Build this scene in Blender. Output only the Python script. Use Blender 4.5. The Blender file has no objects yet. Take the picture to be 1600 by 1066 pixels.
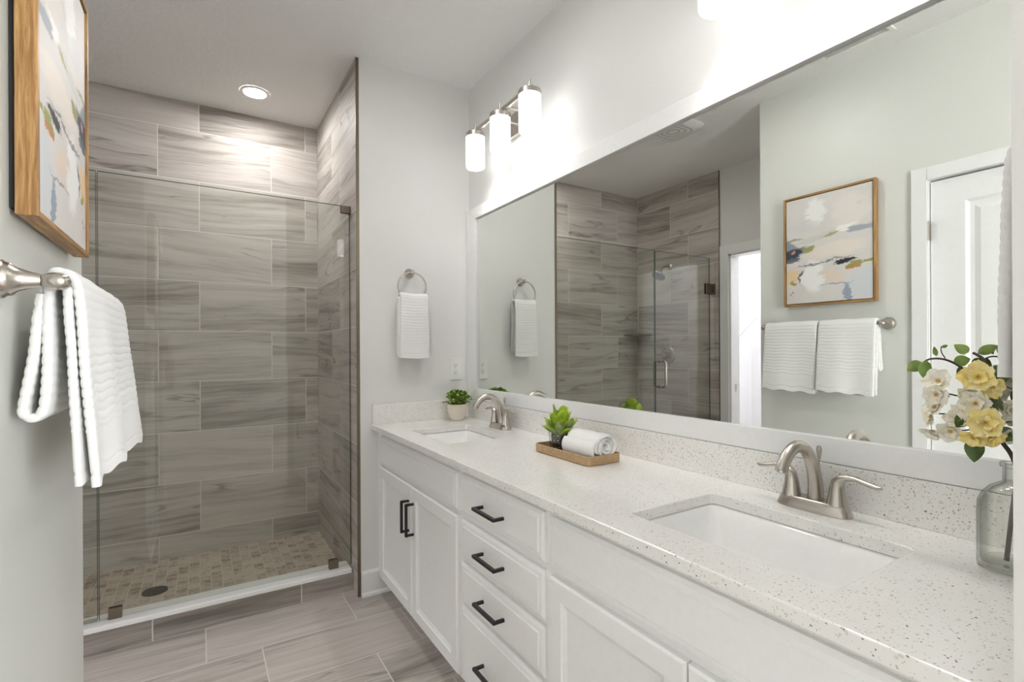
import bpy, bmesh, math, random
from mathutils import Vector, Matrix, noise as mnoise
from math import sin, cos, pi, radians, sqrt, floor

C = bpy.context.scene.collection
SC = bpy.context.scene
rnd = random.Random(7)

# ------------------------------------------------------------------ camera, world, lights, exposure
H = 1.2572
YAW, ROLL, F = 0.55693, 0.004743, 783.04
cam = bpy.data.cameras.new('camera')
cam.sensor_width = 36.0
cam.lens = F * 36.0 / 1600.0
cam.shift_y = (545.22 - 533.0) / 1600.0
cam.clip_start = 0.02
co = bpy.data.objects.new('camera', cam)
C.objects.link(co)
fw = Vector((sin(YAW), cos(YAW), 0))
r0 = Vector((cos(YAW), -sin(YAW), 0))
z0 = Vector((0, 0, 1))
rr = r0 * cos(ROLL) - z0 * sin(ROLL)
uu = r0 * sin(ROLL) + z0 * cos(ROLL)
mw = Matrix.Identity(4)
for i in range(3):
    mw[i][0], mw[i][1], mw[i][2] = rr[i], uu[i], -fw[i]
mw.translation = (0, 0, H)
co.matrix_world = mw
SC.camera = co

world = bpy.data.worlds.new('daylight')
SC.world = world
world.use_nodes = True
wn = world.node_tree.nodes
wn['Background'].inputs['Color'].default_value = (0.96, 0.985, 1.0, 1)
wn['Background'].inputs['Strength'].default_value = 4.4

SC.view_settings.view_transform = 'Standard'
SC.view_settings.look = 'None'
SC.view_settings.gamma = 1.0
SC.view_settings.use_curve_mapping = False
SC.view_settings.exposure = 2.16
SHADE_E = 0.75
BULB_E = 26.0
CAN_E = 58.0
ADDED_CAN_E = 42.0
CLOSET_W = 8.0
SC.cycles.max_bounces = 14
SC.cycles.diffuse_bounces = 7
SC.cycles.glossy_bounces = 8
SC.cycles.transparent_max_bounces = 16
SC.cycles.transmission_bounces = 12
SC.cycles.sample_clamp_indirect = 6.0
SC.cycles.caustics_reflective = False
SC.cycles.caustics_refractive = False

# ------------------------------------------------------------------ room dimensions
W, E, B = 1.3174, 2.5771, 3.5677          # mirror wall, end wall, shower back wall
XE, XB = 0.690, 0.677                     # end wall edge, tiled shower right wall
XS, L, YL = -1.079, -0.274, 1.786         # shower/closet wall, painting wall and its end
ZC = 2.743
NY, NX = 0.168, 0.720                     # near wall face, its end
ZK, ZKB = 0.872, 0.844                    # counter top / underside
XC = 0.748                                # counter front
REAR = -2.8
BX0, BX1 = -2.75, 3.2                      # the unseen bedroom added behind the camera

# ------------------------------------------------------------------ mesh helpers
class MB:
    def __init__(s):
        s.v, s.f = [], []
    def add(s, vs, fs):
        o = len(s.v)
        s.v += [tuple(v) for v in vs]
        s.f += [tuple(i + o for i in f) for f in fs]
        return s
    def box(s, x0, x1, y0, y1, z0, z1):
        v = [(x, y, z) for x in (x0, x1) for y in (y0, y1) for z in (z0, z1)]
        f = [(0, 1, 3, 2), (4, 6, 7, 5), (0, 4, 5, 1), (2, 3, 7, 6), (0, 2, 6, 4), (1, 5, 7, 3)]
        return s.add(v, f)
    def tube(s, pts, r, n=12, closed=False, caps=True, flat=None):
        pts = [Vector(p) for p in pts]
        N = len(pts)
        rs = r if isinstance(r, (list, tuple)) else [r] * N
        prev = None
        vs = []
        for i, p in enumerate(pts):
            a = pts[(i - 1) % N] if (closed or i > 0) else p
            b = pts[(i + 1) % N] if (closed or i < N - 1) else p
            t = (b - a)
            t = t.normalized() if t.length > 1e-9 else Vector((0, 0, 1))
            if prev is None:
                up = Vector((0, 0, 1)) if abs(t.z) < 0.9 else Vector((0, 1, 0))
                u = t.cross(up).normalized()
            else:
                u = (prev - t * prev.dot(t)).normalized()
            prev = u
            w = t.cross(u)
            ri = rs[i]
            ra, rb = ri if isinstance(ri, (list, tuple)) else (ri, ri)
            for k in range(n):
                an = 2 * pi * k / n
                vs.append(p + u * (cos(an) * ra) + w * (sin(an) * rb))
        fs = []
        M = N if closed else N - 1
        for i in range(M):
            for k in range(n):
                a = i * n + k; b = i * n + (k + 1) % n
                c = ((i + 1) % N) * n + (k + 1) % n; d = ((i + 1) % N) * n + k
                fs.append((a, b, c, d))
        if caps and not closed:
            fs.append(tuple(range(n))[::-1])
            fs.append(tuple(range((N - 1) * n, N * n)))
        return s.add(vs, fs)
    def lathe(s, prof, o=(0, 0, 0), n=32, axis=(0, 0, 1), caps=True, sx=1.0, sy=1.0):
        ax = Vector(axis).normalized()
        t = Vector((1, 0, 0)) if abs(ax.x) < 0.9 else Vector((0, 1, 0))
        u = (t - ax * t.dot(ax)).normalized(); w = ax.cross(u)
        o = Vector(o)
        vs = []
        for r, z in prof:
            for k in range(n):
                a = 2 * pi * k / n
                vs.append(o + ax * z + u * (cos(a) * r * sx) + w * (sin(a) * r * sy))
        fs = []
        for i in range(len(prof) - 1):
            for k in range(n):
                fs.append((i * n + k, i * n + (k + 1) % n, (i + 1) * n + (k + 1) % n, (i + 1) * n + k))
        if caps:
            if prof[0][0] > 1e-6: fs.append(tuple(range(n))[::-1])
            if prof[-1][0] > 1e-6: fs.append(tuple(range((len(prof) - 1) * n, len(prof) * n)))
        return s.add(vs, fs)
    def grid(s, fn, nu, nv, cu=False, cv=False):
        vs = [fn(i / (nu if cu else nu - 1), j / (nv if cv else nv - 1)) for i in range(nu) for j in range(nv)]
        fs = []
        for i in range(nu if cu else nu - 1):
            for j in range(nv if cv else nv - 1):
                a = i * nv + j; b = ((i + 1) % nu) * nv + j
                c = ((i + 1) % nu) * nv + (j + 1) % nv; d = i * nv + (j + 1) % nv
                fs.append((a, b, c, d))
        return s.add(vs, fs)
    def loft(s, loops, cap0=False, cap1=False):
        n = len(loops[0]); vs = [p for l in loops for p in l]; fs = []
        for i in range(len(loops) - 1):
            for k in range(n):
                fs.append((i * n + k, i * n + (k + 1) % n, (i + 1) * n + (k + 1) % n, (i + 1) * n + k))
        if cap0: fs.append(tuple(range(n))[::-1])
        if cap1: fs.append(tuple(range((len(loops) - 1) * n, len(loops) * n)))
        return s.add(vs, fs)
    def prism(s, poly, d):
        """closed polygon of 3D points extruded along vector d"""
        d = Vector(d); n = len(poly); p0 = [Vector(p) for p in poly]
        vs = p0 + [p + d for p in p0]
        fs = [tuple(range(n))[::-1], tuple(range(n, 2 * n))]
        for k in range(n): fs.append((k, (k + 1) % n, n + (k + 1) % n, n + k))
        return s.add(vs, fs)
    def xf(s, M, start=0):
        s.v = s.v[:start] + [tuple(M @ Vector(v)) for v in s.v[start:]]
        return s

def wm(o):
    if o.parent is None: return o.matrix_basis.copy()
    return wm(o.parent) @ o.matrix_parent_inverse @ o.matrix_basis

def obj(name, mb, mat, parent=None, smooth=False, bevel=0.0, seg=2, sub=0, solid=0.0, fix=True):
    me = bpy.data.meshes.new(name)
    me.from_pydata(mb.v, [], mb.f)
    if fix:
        bm = bmesh.new(); bm.from_mesh(me)
        bmesh.ops.remove_doubles(bm, verts=bm.verts, dist=1e-6)
        bmesh.ops.recalc_face_normals(bm, faces=bm.faces)
        bm.to_mesh(me); bm.free()
    if smooth:
        me.polygons.foreach_set('use_smooth', [True] * len(me.polygons))
        try: me.set_sharp_from_angle(angle=radians(smooth if smooth is not True else 40))
        except Exception: pass
    me.materials.append(mat)
    o = bpy.data.objects.new(name, me)
    C.objects.link(o)
    if solid:
        m = o.modifiers.new('solid', 'SOLIDIFY'); m.thickness = solid; m.offset = 0
    if bevel:
        m = o.modifiers.new('bevel', 'BEVEL'); m.width = bevel; m.segments = seg
        m.limit_method = 'ANGLE'; m.angle_limit = radians(35)
    if sub:
        m = o.modifiers.new('sub', 'SUBSURF'); m.levels = sub; m.render_levels = sub
    if parent is not None:
        o.parent = parent
        o.matrix_parent_inverse = wm(parent).inverted()
    return o

def tag(o, label, cat, group=None):
    o['label'] = label; o['category'] = cat
    if group: o['group'] = group
    return o
def thing(name, label, cat, loc=(0, 0, 0), group=None):
    o = bpy.data.objects.new(name, None); C.objects.link(o)
    o.empty_display_size = 0.05
    o.location = loc
    return tag(o, label, cat, group)
def struct(name, mb, mat, **k):
    o = obj(name, mb, mat, **k); o['kind'] = 'structure'; return o
def dup(root, M=None, loc=None, label=None, rotz=None):
    r = root.copy(); C.objects.link(r)
    if loc is not None: r.location = loc
    if rotz is not None: r.rotation_euler = (0, 0, rotz)
    if label: r['label'] = label
    for ch in list(root.children):
        c = ch.copy(); C.objects.link(c); c.parent = r; c.matrix_parent_inverse = ch.matrix_parent_inverse.copy()
        for g in list(ch.children):
            d = g.copy(); C.objects.link(d); d.parent = c; d.matrix_parent_inverse = g.matrix_parent_inverse.copy()
    return r

# ------------------------------------------------------------------ materials
class NT:
    def __init__(s, name):
        s.m = bpy.data.materials.new(name); s.m.use_nodes = True
        s.t = s.m.node_tree; s.n = s.t.nodes
        s.b = s.n['Principled BSDF']; s.out = s.n['Material Output']
    def new(s, ty, **k):
        q = s.n.new(ty)
        for a, v in k.items(): setattr(q, a, v)
        return q
    def link(s, a, b): s.t.links.new(a, b)
    def val(s, x, sock):
        if isinstance(x, (int, float)): sock.default_value = x
        elif isinstance(x, (tuple, list)): sock.default_value = tuple(x) + ((1,) if len(x) == 3 and len(sock.default_value) == 4 else ())
        else: s.link(x, sock)
    def math(s, op, a, b=0.0, c=0.0, clamp=False):
        q = s.new('ShaderNodeMath', operation=op, use_clamp=clamp)
        s.val(a, q.inputs[0]); s.val(b, q.inputs[1]); s.val(c, q.inputs[2]); return q.outputs[0]
    def pos(s, obj=False):
        if obj: return s.new('ShaderNodeTexCoord').outputs['Object']
        return s.new('ShaderNodeNewGeometry').outputs['Position']
    def sep(s, v):
        q = s.new('ShaderNodeSeparateXYZ'); s.link(v, q.inputs[0]); return q.outputs
    def comb(s, x, y, z=0.0):
        q = s.new('ShaderNodeCombineXYZ'); s.val(x, q.inputs[0]); s.val(y, q.inputs[1]); s.val(z, q.inputs[2]); return q.outputs[0]
    def noise(s, vec, scale, detail=3, rough=0.5, dist=0.0, col=False):
        q = s.new('ShaderNodeTexNoise'); s.link(vec, q.inputs['Vector'])
        q.inputs['Scale'].default_value = scale; q.inputs['Detail'].default_value = detail
        q.inputs['Roughness'].default_value = rough; q.inputs['Distortion'].default_value = dist
        return q.outputs['Color' if col else 'Fac']
    def vor(s, vec, scale, feat='F1', out='Distance'):
        q = s.new('ShaderNodeTexVoronoi', feature=feat); s.link(vec, q.inputs['Vector']); q.inputs['Scale'].default_value = scale
        return q.outputs[out]
    def ramp(s, fac, stops, interp='LINEAR'):
        q = s.new('ShaderNodeValToRGB'); s.link(fac, q.inputs[0]); cr = q.color_ramp; cr.interpolation = interp
        while len(cr.elements) < len(stops): cr.elements.new(0.5)
        for e, (p, c) in zip(cr.elements, stops):
            e.position = p; e.color = tuple(c) + (1,) if len(c) == 3 else c
        return q.outputs[0]
    def mix(s, f, a, b, mode='MIX'):
        q = s.new('ShaderNodeMix', data_type='RGBA', blend_type=mode)
        s.val(f, q.inputs[0]); s.val(a, q.inputs[6]); s.val(b, q.inputs[7]); return q.outputs[2]
    def bump(s, h, strength=0.3, dist=0.002):
        q = s.new('ShaderNodeBump'); q.inputs['Strength'].default_value = strength; q.inputs['Distance'].default_value = dist
        s.link(h, q.inputs['Height']); s.link(q.outputs[0], s.b.inputs['Normal']); return q
    def set(s, **k):
        for a, v in k.items():
            s.val(v, s.b.inputs[a.replace('_', ' ')])
        return s

def plain(name, col, rough=0.5, metal=0.0, spec=0.5, **k):
    t = NT(name)
    v = t.noise(t.pos(), 60, 2)
    c = t.mix(v, tuple(x * 0.97 for x in col), tuple(min(1, x * 1.03) for x in col))
    t.set(Base_Color=c, Roughness=rough, Metallic=metal)
    t.b.inputs['Specular IOR Level'].default_value = spec
    for a, x in k.items(): t.val(x, t.b.inputs[a.replace('_', ' ')])
    return t.m

def paint(name, col, scale=140, strength=0.25, rough=0.42, knock=False):
    t = NT(name); p = t.pos()
    h = t.noise(p, scale, 3, 0.55)
    if knock:
        k = t.ramp(t.noise(p, 38, 3, 0.6), [(0.47, (0, 0, 0)), (0.56, (1, 1, 1))])
        h = t.math('ADD', t.math('MULTIPLY', h, 0.35), t.math('MULTIPLY', k, 0.8))
    t.set(Base_Color=col, Roughness=rough)
    t.bump(h, strength, 0.002)
    return t.m

M_wall = paint('wall_paint', (0.76, 0.757, 0.74))
M_wall_left = paint('sage_wall_paint', (0.71, 0.715, 0.675))
M_ceiling = paint('ceiling_paint', (0.83, 0.825, 0.815), 90, 0.45, 0.6, True)
M_trim = plain('white_trim_paint', (0.83, 0.83, 0.82), 0.33)
M_cab = plain('white_cabinet_paint', (0.86, 0.86, 0.85), 0.33)
M_closet = plain('closet_white', (0.86, 0.86, 0.88), 0.5)
M_porc = plain('white_porcelain', (0.86, 0.86, 0.845), 0.08)
M_black = plain('matte_black_metal', (0.012, 0.012, 0.012), 0.38)
M_dark = plain('dark_gap', (0.02, 0.02, 0.018), 0.7)
M_plastic = plain('white_plastic', (0.82, 0.82, 0.80), 0.3)
M_bronze = plain('brushed_bronze', (0.22, 0.18, 0.14), 0.35, 1.0)
M_wire = plain('white_wire', (0.80, 0.80, 0.82), 0.4)

def nickel(name, col=(0.52, 0.48, 0.43), rough=0.27):
    t = NT(name); p = t.pos()
    n = t.noise(p, 300, 2)
    t.set(Base_Color=col, Metallic=1.0, Roughness=rough)
    return t.m
M_nickel = nickel('brushed_nickel')
M_nickel_l = nickel('satin_nickel_light', (0.60, 0.55, 0.50), 0.3)
M_chrome = nickel('chrome', (0.62, 0.62, 0.62), 0.1)

def mirror_mat():
    t = NT('silvered_mirror'); t.set(Base_Color=(0.83, 0.845, 0.815), Metallic=1.0, Roughness=0.0); return t.m
M_mirror = mirror_mat()

def thin_glass(name, tint, rough=0.0, ior=1.5):
    t = NT(name)
    tr = t.new('ShaderNodeBsdfTransparent'); tr.inputs[0].default_value = tint + (1,)
    gl = t.new('ShaderNodeBsdfGlossy'); gl.inputs['Roughness'].default_value = rough; gl.inputs['Color'].default_value = (1, 1, 1, 1)
    ge = t.new('ShaderNodeNewGeometry')
    dt = t.new('ShaderNodeVectorMath', operation='DOT_PRODUCT'); t.link(ge.outputs['Incoming'], dt.inputs[0]); t.link(ge.outputs['Normal'], dt.inputs[1])
    f0 = ((ior - 1) / (ior + 1)) ** 2
    sch = t.math('POWER', t.math('SUBTRACT', 1.0, t.math('ABSOLUTE', dt.outputs['Value']), 0.0, True), 5.0)
    fres = t.math('MULTIPLY_ADD', sch, 1 - f0, f0)
    mx = t.new('ShaderNodeMixShader')
    t.link(fres, mx.inputs[0]); t.link(tr.outputs[0], mx.inputs[1]); t.link(gl.outputs[0], mx.inputs[2])
    t.link(mx.outputs[0], t.out.inputs['Surface'])
    return t.m
M_glass = thin_glass('shower_glass', (0.94, 0.95, 0.93), 0.0, 1.42)
M_glass_edge = plain('green_glass_edge', (0.10, 0.14, 0.12), 0.1)
def edge_glass(name, tint, edge, f0=0.045):
    t = NT(name)
    ge = t.new('ShaderNodeNewGeometry')
    dt = t.new('ShaderNodeVectorMath', operation='DOT_PRODUCT'); t.link(ge.outputs['Incoming'], dt.inputs[0]); t.link(ge.outputs['Normal'], dt.inputs[1])
    gr = t.math('SUBTRACT', 1.0, t.math('ABSOLUTE', dt.outputs['Value']), 0.0, True)
    tr = t.new('ShaderNodeBsdfTransparent'); t.link(t.mix(t.math('POWER', gr, 3.0), tint, edge), tr.inputs[0])
    gl = t.new('ShaderNodeBsdfGlossy'); gl.inputs['Roughness'].default_value = 0.0; gl.inputs['Color'].default_value = (1, 1, 1, 1)
    mx = t.new('ShaderNodeMixShader')
    t.link(t.math('MULTIPLY_ADD', t.math('POWER', gr, 5.0), 1 - f0, f0), mx.inputs[0]); t.link(tr.outputs[0], mx.inputs[1]); t.link(gl.outputs[0], mx.inputs[2])
    t.link(mx.outputs[0], t.out.inputs['Surface'])
    return t.m
M_bottle = edge_glass('clear_bottle_glass', (0.975, 0.98, 0.965), (0.18, 0.20, 0.17))
M_tumbler = edge_glass('tumbler_glass', (0.975, 0.98, 0.975), (0.60, 0.62, 0.60))
def emit(name, col, s):
    t = NT(name); t.set(Base_Color=(0.9, 0.9, 0.88), Roughness=0.4)
    t.b.inputs['Emission Color'].default_value = col + (1,); t.b.inputs['Emission Strength'].default_value = s
    return t.m
M_shade = emit('lit_opal_glass', (1.0, 0.995, 0.985), SHADE_E)
M_bulb = emit('lit_bulb', (1.0, 0.995, 0.985), BULB_E)
M_lens_added = emit('lit_lens_added', (1.0, 0.985, 0.97), ADDED_CAN_E)
M_lens = emit('lit_lens', (1.0, 0.985, 0.97), CAN_E)

def tile_mat(name, ax_u, ax_v, u0, v0, off, bw=0.6, rh=0.3007, mortar=0.005, light=(0.54, 0.50, 0.465), mid=(0.44, 0.40, 0.365), dark=(0.25, 0.22, 0.19),
             grout=(0.70, 0.67, 0.63), rough=0.55, vein=0.65, su=0.9, sv=9.0, freq=2, rand=0.5, seed=0.0):
    t = NT(name); s = t.sep(t.pos())
    u = t.math('ADD', s[ax_u], u0); v = t.math('ADD', s[ax_v], v0)
    b = t.new('ShaderNodeTexBrick'); b.offset = off; b.offset_frequency = freq; b.squash = 1.0
    t.link(t.comb(u, v), b.inputs['Vector'])
    b.inputs['Color1'].default_value = (0, 0, 0, 1); b.inputs['Color2'].default_value = (1, 1, 1, 1); b.inputs['Mortar'].default_value = (0.5, 0.5, 0.5, 1)
    b.inputs['Scale'].default_value = 1.0; b.inputs['Mortar Size'].default_value = mortar / 2; b.inputs['Mortar Smooth'].default_value = 0.1
    b.inputs['Bias'].default_value = 0.0; b.inputs['Brick Width'].default_value = bw; b.inputs['Row Height'].default_value = rh
    rv = t.sep(b.outputs['Color'])[0]
    zz = t.math('MULTIPLY_ADD', rv, 43.7, seed)
    slope = t.math('MULTIPLY', t.math('SUBTRACT', rv, 0.4), 0.16)
    vs = t.math('MULTIPLY_ADD', u, slope, v)
    wv = t.noise(t.comb(t.math('MULTIPLY', u, 2.5), t.math('MULTIPLY', v, 6.0), zz), 1.0, 3)
    vs = t.math('MULTIPLY_ADD', t.math('SUBTRACT', wv, 0.5), 0.05, vs)
    c1 = t.comb(t.math('MULTIPLY', u, su * 0.8), t.math('MULTIPLY', vs, sv), zz)
    n1 = t.noise(c1, 1.0, 4, 0.6, 0.3)
    c2 = t.comb(t.math('MULTIPLY', u, su * 1.5), t.math('MULTIPLY', vs, sv * 4.0), zz)
    n2 = t.noise(c2, 1.0, 4, 0.65, 0.2)
    c4 = t.comb(t.math('MULTIPLY', u, su * 5.0), t.math('MULTIPLY', vs, sv * 16.0), zz)
    n4 = t.noise(c4, 1.0, 3, 0.65)
    f = t.math('ADD', t.math('MULTIPLY', n1, 0.50), t.math('ADD', t.math('MULTIPLY', n2, 0.34), t.math('MULTIPLY', n4, 0.16)))
    f = t.math('ADD', f, t.math('MULTIPLY', t.math('SUBTRACT', rv, 0.5), 0.10 * rand / 0.5))
    col = t.ramp(f, [(0.35, dark), (0.455, mid), (0.54, light), (0.66, tuple(min(1, x * 1.12) for x in light))])
    c3 = t.comb(t.math('MULTIPLY', u, su * 0.8), t.math('MULTIPLY', vs, sv * 0.55), t.math('ADD', zz, 9.1))
    n3 = t.noise(c3, 1.0, 3, 0.55, 0.9)
    ve = t.math('ABSOLUTE', t.math('SUBTRACT', n3, 0.5))
    ve = t.ramp(ve, [(0.0, (1, 1, 1)), (0.018, (0, 0, 0))])
    msk = t.ramp(t.noise(t.comb(t.math('MULTIPLY', u, 3.0), t.math('MULTIPLY', vs, 5.0), zz), 1.0, 2), [(0.5, (0, 0, 0)), (0.62, (1, 1, 1))])
    vf = t.math('MULTIPLY', t.math('MULTIPLY', ve, msk), vein)
    col = t.mix(vf, col, tuple(x * 0.5 for x in dark))
    col = t.mix(b.outputs['Fac'], col, grout)
    t.set(Base_Color=col, Roughness=t.math('MULTIPLY_ADD', b.outputs['Fac'], 0.4, rough))
    hh = t.math('SUBTRACT', t.math('MULTIPLY', n2, 0.06), b.outputs['Fac'])
    t.bump(hh, 0.35, 0.0015)
    return t.m

V0 = -0.170 + 0.3007 * 10
M_tile_back = tile_mat('striated_tile_back', 0, 2, 0.205 + 6, V0, 0.658)
M_tile_right = tile_mat('striated_tile_right', 1, 2, -3.13 + 6, V0, 0.333, seed=5.0)
M_tile_left = tile_mat('striated_tile_left', 1, 2, -3.155 + 6, V0, 0.333, seed=11.0)
M_floor = tile_mat('plank_floor_tile', 0, 1, -0.218 + 6, -2.36 + 0.3015 * 20, 0.335, rh=0.3015, light=(0.50, 0.455, 0.415), mid=(0.40, 0.36, 0.325), dark=(0.235, 0.205, 0.18), grout=(0.66, 0.62, 0.57), seed=21.0, rough=0.32, su=1.0)
M_curb = tile_mat('curb_tile', 0, 2, 0.199 + 6, 0.5 + 3, 0.0, bw=0.602, rh=1.0, freq=1, light=(0.42, 0.375, 0.34), mid=(0.31, 0.275, 0.25), dark=(0.17, 0.15, 0.135), seed=33.0)
M_mosaic = tile_mat('mosaic_tile', 1, 0, 5.0, 5.0, 0.5, bw=0.0515, rh=0.0515, mortar=0.004, light=(0.52, 0.45, 0.365), mid=(0.44, 0.37, 0.295), dark=(0.27, 0.21, 0.155), grout=(0.62, 0.57, 0.49),
                    vein=0.15, su=20.0, sv=14.0, rand=1.0, rough=0.45, seed=3.0)

def quartz():
    t = NT('speckled_quartz'); p = t.pos()
    base = t.mix(t.noise(p, 18, 4), (0.80, 0.785, 0.755), (0.86, 0.85, 0.825))
    col = base
    warp = t.new('ShaderNodeVectorMath', operation='MULTIPLY_ADD')
    nz = t.noise(p, 160, 2, col=True)
    t.link(nz, warp.inputs[0]); warp.inputs[1].default_value = (0.006, 0.006, 0.006); t.link(p, warp.inputs[2])
    pw = warp.outputs[0]
    for sc, th, dens, c, seed in ((170, 0.28, 0.10, (0.48, 0.43, 0.38), 0), (180, 0.26, 0.045, (0.24, 0.21, 0.18), 3), (300, 0.32, 0.16, (0.52, 0.48, 0.43), 7), (140, 0.24, 0.02, (0.14, 0.12, 0.11), 11), (120, 0.36, 0.04, (0.68, 0.65, 0.61), 15)):
        o = t.new('ShaderNodeVectorMath', operation='ADD'); t.link(pw, o.inputs[0]); o.inputs[1].default_value = (seed * 1.37, seed * 0.71, seed * 0.33)
        v = t.new('ShaderNodeTexVoronoi'); t.link(o.outputs[0], v.inputs['Vector']); v.inputs['Scale'].default_value = sc
        d = t.math('LESS_THAN', v.outputs['Distance'], th)
        r = t.math('LESS_THAN', t.sep(v.outputs['Color'])[0], dens)
        m = t.math('MULTIPLY', d, r)
        col = t.mix(m, col, c)
    t.set(Base_Color=col, Roughness=0.16)
    return t.m
M_quartz = quartz()

def terry():
    t = NT('white_terry'); p = t.pos()
    h = t.math('ADD', t.noise(p, 900, 3, 0.7), t.math('MULTIPLY', t.noise(p, 350, 2), 0.8))
    t.set(Base_Color=(0.86, 0.855, 0.84), Roughness=0.95)
    t.b.inputs['Specular IOR Level'].default_value = 0.1
    t.b.inputs['Sheen Weight'].default_value = 0.25
    t.b.inputs['Sheen Roughness'].default_value = 0.6
    t.bump(h, 0.5, 0.002)
    return t.m
M_terry = terry()

def wood(name, axis, a=(0.30, 0.155, 0.05), b=(0.50, 0.29, 0.115)):
    t = NT(name); s = t.sep(t.pos())
    k = [55.0, 55.0, 55.0]; k[axis] = 3.0
    c = t.comb(*[t.math('MULTIPLY', s[i], k[i] * 2.2) for i in range(3)])
    n = t.noise(c, 1.0, 5, 0.65, 0.6)
    col = t.ramp(n, [(0.3, tuple(x * 0.6 for x in a)), (0.45, a), (0.62, b)])
    t.set(Base_Color=col, Roughness=0.45); t.bump(n, 0.15, 0.001)
    return t.m
M_oak_v = wood('oak_upright', 2)
M_oak_h = wood('oak_rail', 1)
M_cork = None

def art():
    t = NT('abstract_paint'); s = t.sep(t.pos())
    a0 = t.math('DIVIDE', t.math('SUBTRACT', 1.618, s[1]), 0.455)
    b0 = t.math('DIVIDE', t.math('SUBTRACT', s[2], 1.497), 0.603)
    wv = t.comb(t.math('MULTIPLY', a0, 2.2), t.math('MULTIPLY', b0, 5.0), 1.7)
    wc = t.sep(t.noise(wv, 1.0, 5, 0.68, 0.4, col=True))
    w2 = t.sep(t.noise(t.comb(t.math('MULTIPLY', a0, 9.0), t.math('MULTIPLY', b0, 30.0), 4.2), 1.0, 4, 0.6, col=True))
    a = t.math('ADD', a0, t.math('ADD', t.math('MULTIPLY', t.math('SUBTRACT', wc[0], 0.5), 0.34), t.math('MULTIPLY', t.math('SUBTRACT', w2[0], 0.5), 0.16)))
    b = t.math('ADD', b0, t.math('ADD', t.math('MULTIPLY', t.math('SUBTRACT', wc[1], 0.5), 0.10), t.math('MULTIPLY', t.math('SUBTRACT', w2[1], 0.5), 0.05)))
    col = t.mix(t.noise(t.comb(t.math('MULTIPLY', a0, 3), t.math('MULTIPLY', b0, 3), 8.0), 1.0, 5, 0.6), (0.60, 0.58, 0.555), (0.76, 0.72, 0.68))
    S = [(0.38, 0.83, 0.10, 0.13, (0.86, 0.85, 0.83), .8, 0), (0.25, 0.72, 0.22, 0.05, (0.62, 0.62, 0.62), .6, 0), (0.75, 0.78, 0.20, 0.16, (0.78, 0.72, 0.67), .6, 0),
         (0.45, 0.60, 0.42, 0.03, (0.60, 0.59, 0.56), .8, .12), (0.72, 0.64, 0.12, 0.03, (0.88, 0.86, 0.83), .9, .1),
         (0.89, 0.615, 0.15, 0.026, (0.36, 0.39, 0.42), .95, .10), (0.55, 0.605, 0.12, 0.011, (0.38, 0.35, 0.10), .95, .14), (0.12, 0.60, 0.13, 0.012, (0.30, 0.28, 0.16), .8, .1), (0.04, 0.63, 0.04, 0.008, (0.06, 0.06, 0.07), .9, .1),
         (0.62, 0.47, 0.33, 0.07, (0.80, 0.71, 0.63), .85, .05), (0.06, 0.53, 0.10, 0.07, (0.22, 0.26, 0.31), .9, .1), (0.08, 0.465, 0.20, 0.055, (0.035, 0.045, 0.07), 1, .15), (0.10, 0.42, 0.12, 0.022, (0.10, 0.12, 0.15), .9, .12),
         (0.30, 0.495, 0.045, 0.026, (0.30, 0.29, 0.08), .95, .1), (0.14, 0.49, 0.03, 0.016, (0.62, 0.30, 0.22), .8, 0),
         (0.10, 0.255, 0.10, 0.075, (0.78, 0.56, 0.31), .9, 0), (0.12, 0.20, 0.045, 0.03, (0.33, 0.32, 0.06), .95, 0), (0.22, 0.255, 0.022, 0.06, (0.13, 0.11, 0.12), .9, 0),
         (0.36, 0.25, 0.12, 0.15, (0.87, 0.86, 0.84), .9, 0), (0.56, 0.245, 0.11, 0.055, (0.76, 0.62, 0.50), .8, 0), (0.88, 0.15, 0.17, 0.14, (0.62, 0.65, 0.68), .8, 0),
         (0.62, 0.17, 0.20, 0.006, (0.25, 0.25, 0.26), .8, 0.05), (0.70, 0.075, 0.045, 0.10, (0.26, 0.32, 0.41), .9, 0), (0.45, 0.37, 0.35, 0.006, (0.16, 0.15, 0.15), .8, 0.05),
         (0.66, 0.352, 0.12, 0.019, (0.02, 0.02, 0.028), 1, .06), (0.75, 0.315, 0.07, 0.026, (0.30, 0.30, 0.07), .95, .1), (0.75, 0.287, 0.055, 0.015, (0.55, 0.20, 0.07), .95, .05), (0.90, 0.325, 0.10, 0.011, (0.30, 0.30, 0.08), .95, .06),
         (0.85, 0.83, 0.04, 0.02, (0.66, 0.60, 0.40), .6, 0), (0.09, 0.11, 0.010, 0.03, (0.62, 0.14, 0.07), .9, 0)]
    for ca, cb, ra, rb, c, al, sl in S:
        da = t.math('SUBTRACT', a, ca)
        db = t.math('SUBTRACT', t.math('SUBTRACT', b, cb), t.math('MULTIPLY', da, sl))
        q = t.math('ADD', t.math('POWER', t.math('DIVIDE', da, ra), 2.0), t.math('POWER', t.math('DIVIDE', db, rb), 2.0))
        m = t.new('ShaderNodeMapRange'); t.link(q, m.inputs[0]); m.inputs[1].default_value = 0.55; m.inputs[2].default_value = 1.25; m.inputs[3].default_value = al; m.inputs[4].default_value = 0.0
        col = t.mix(m.outputs[0], col, c)
    t.set(Base_Color=col, Roughness=0.55)
    t.bump(w2[2], 0.25, 0.002)
    return t.m
M_art = art()

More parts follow.
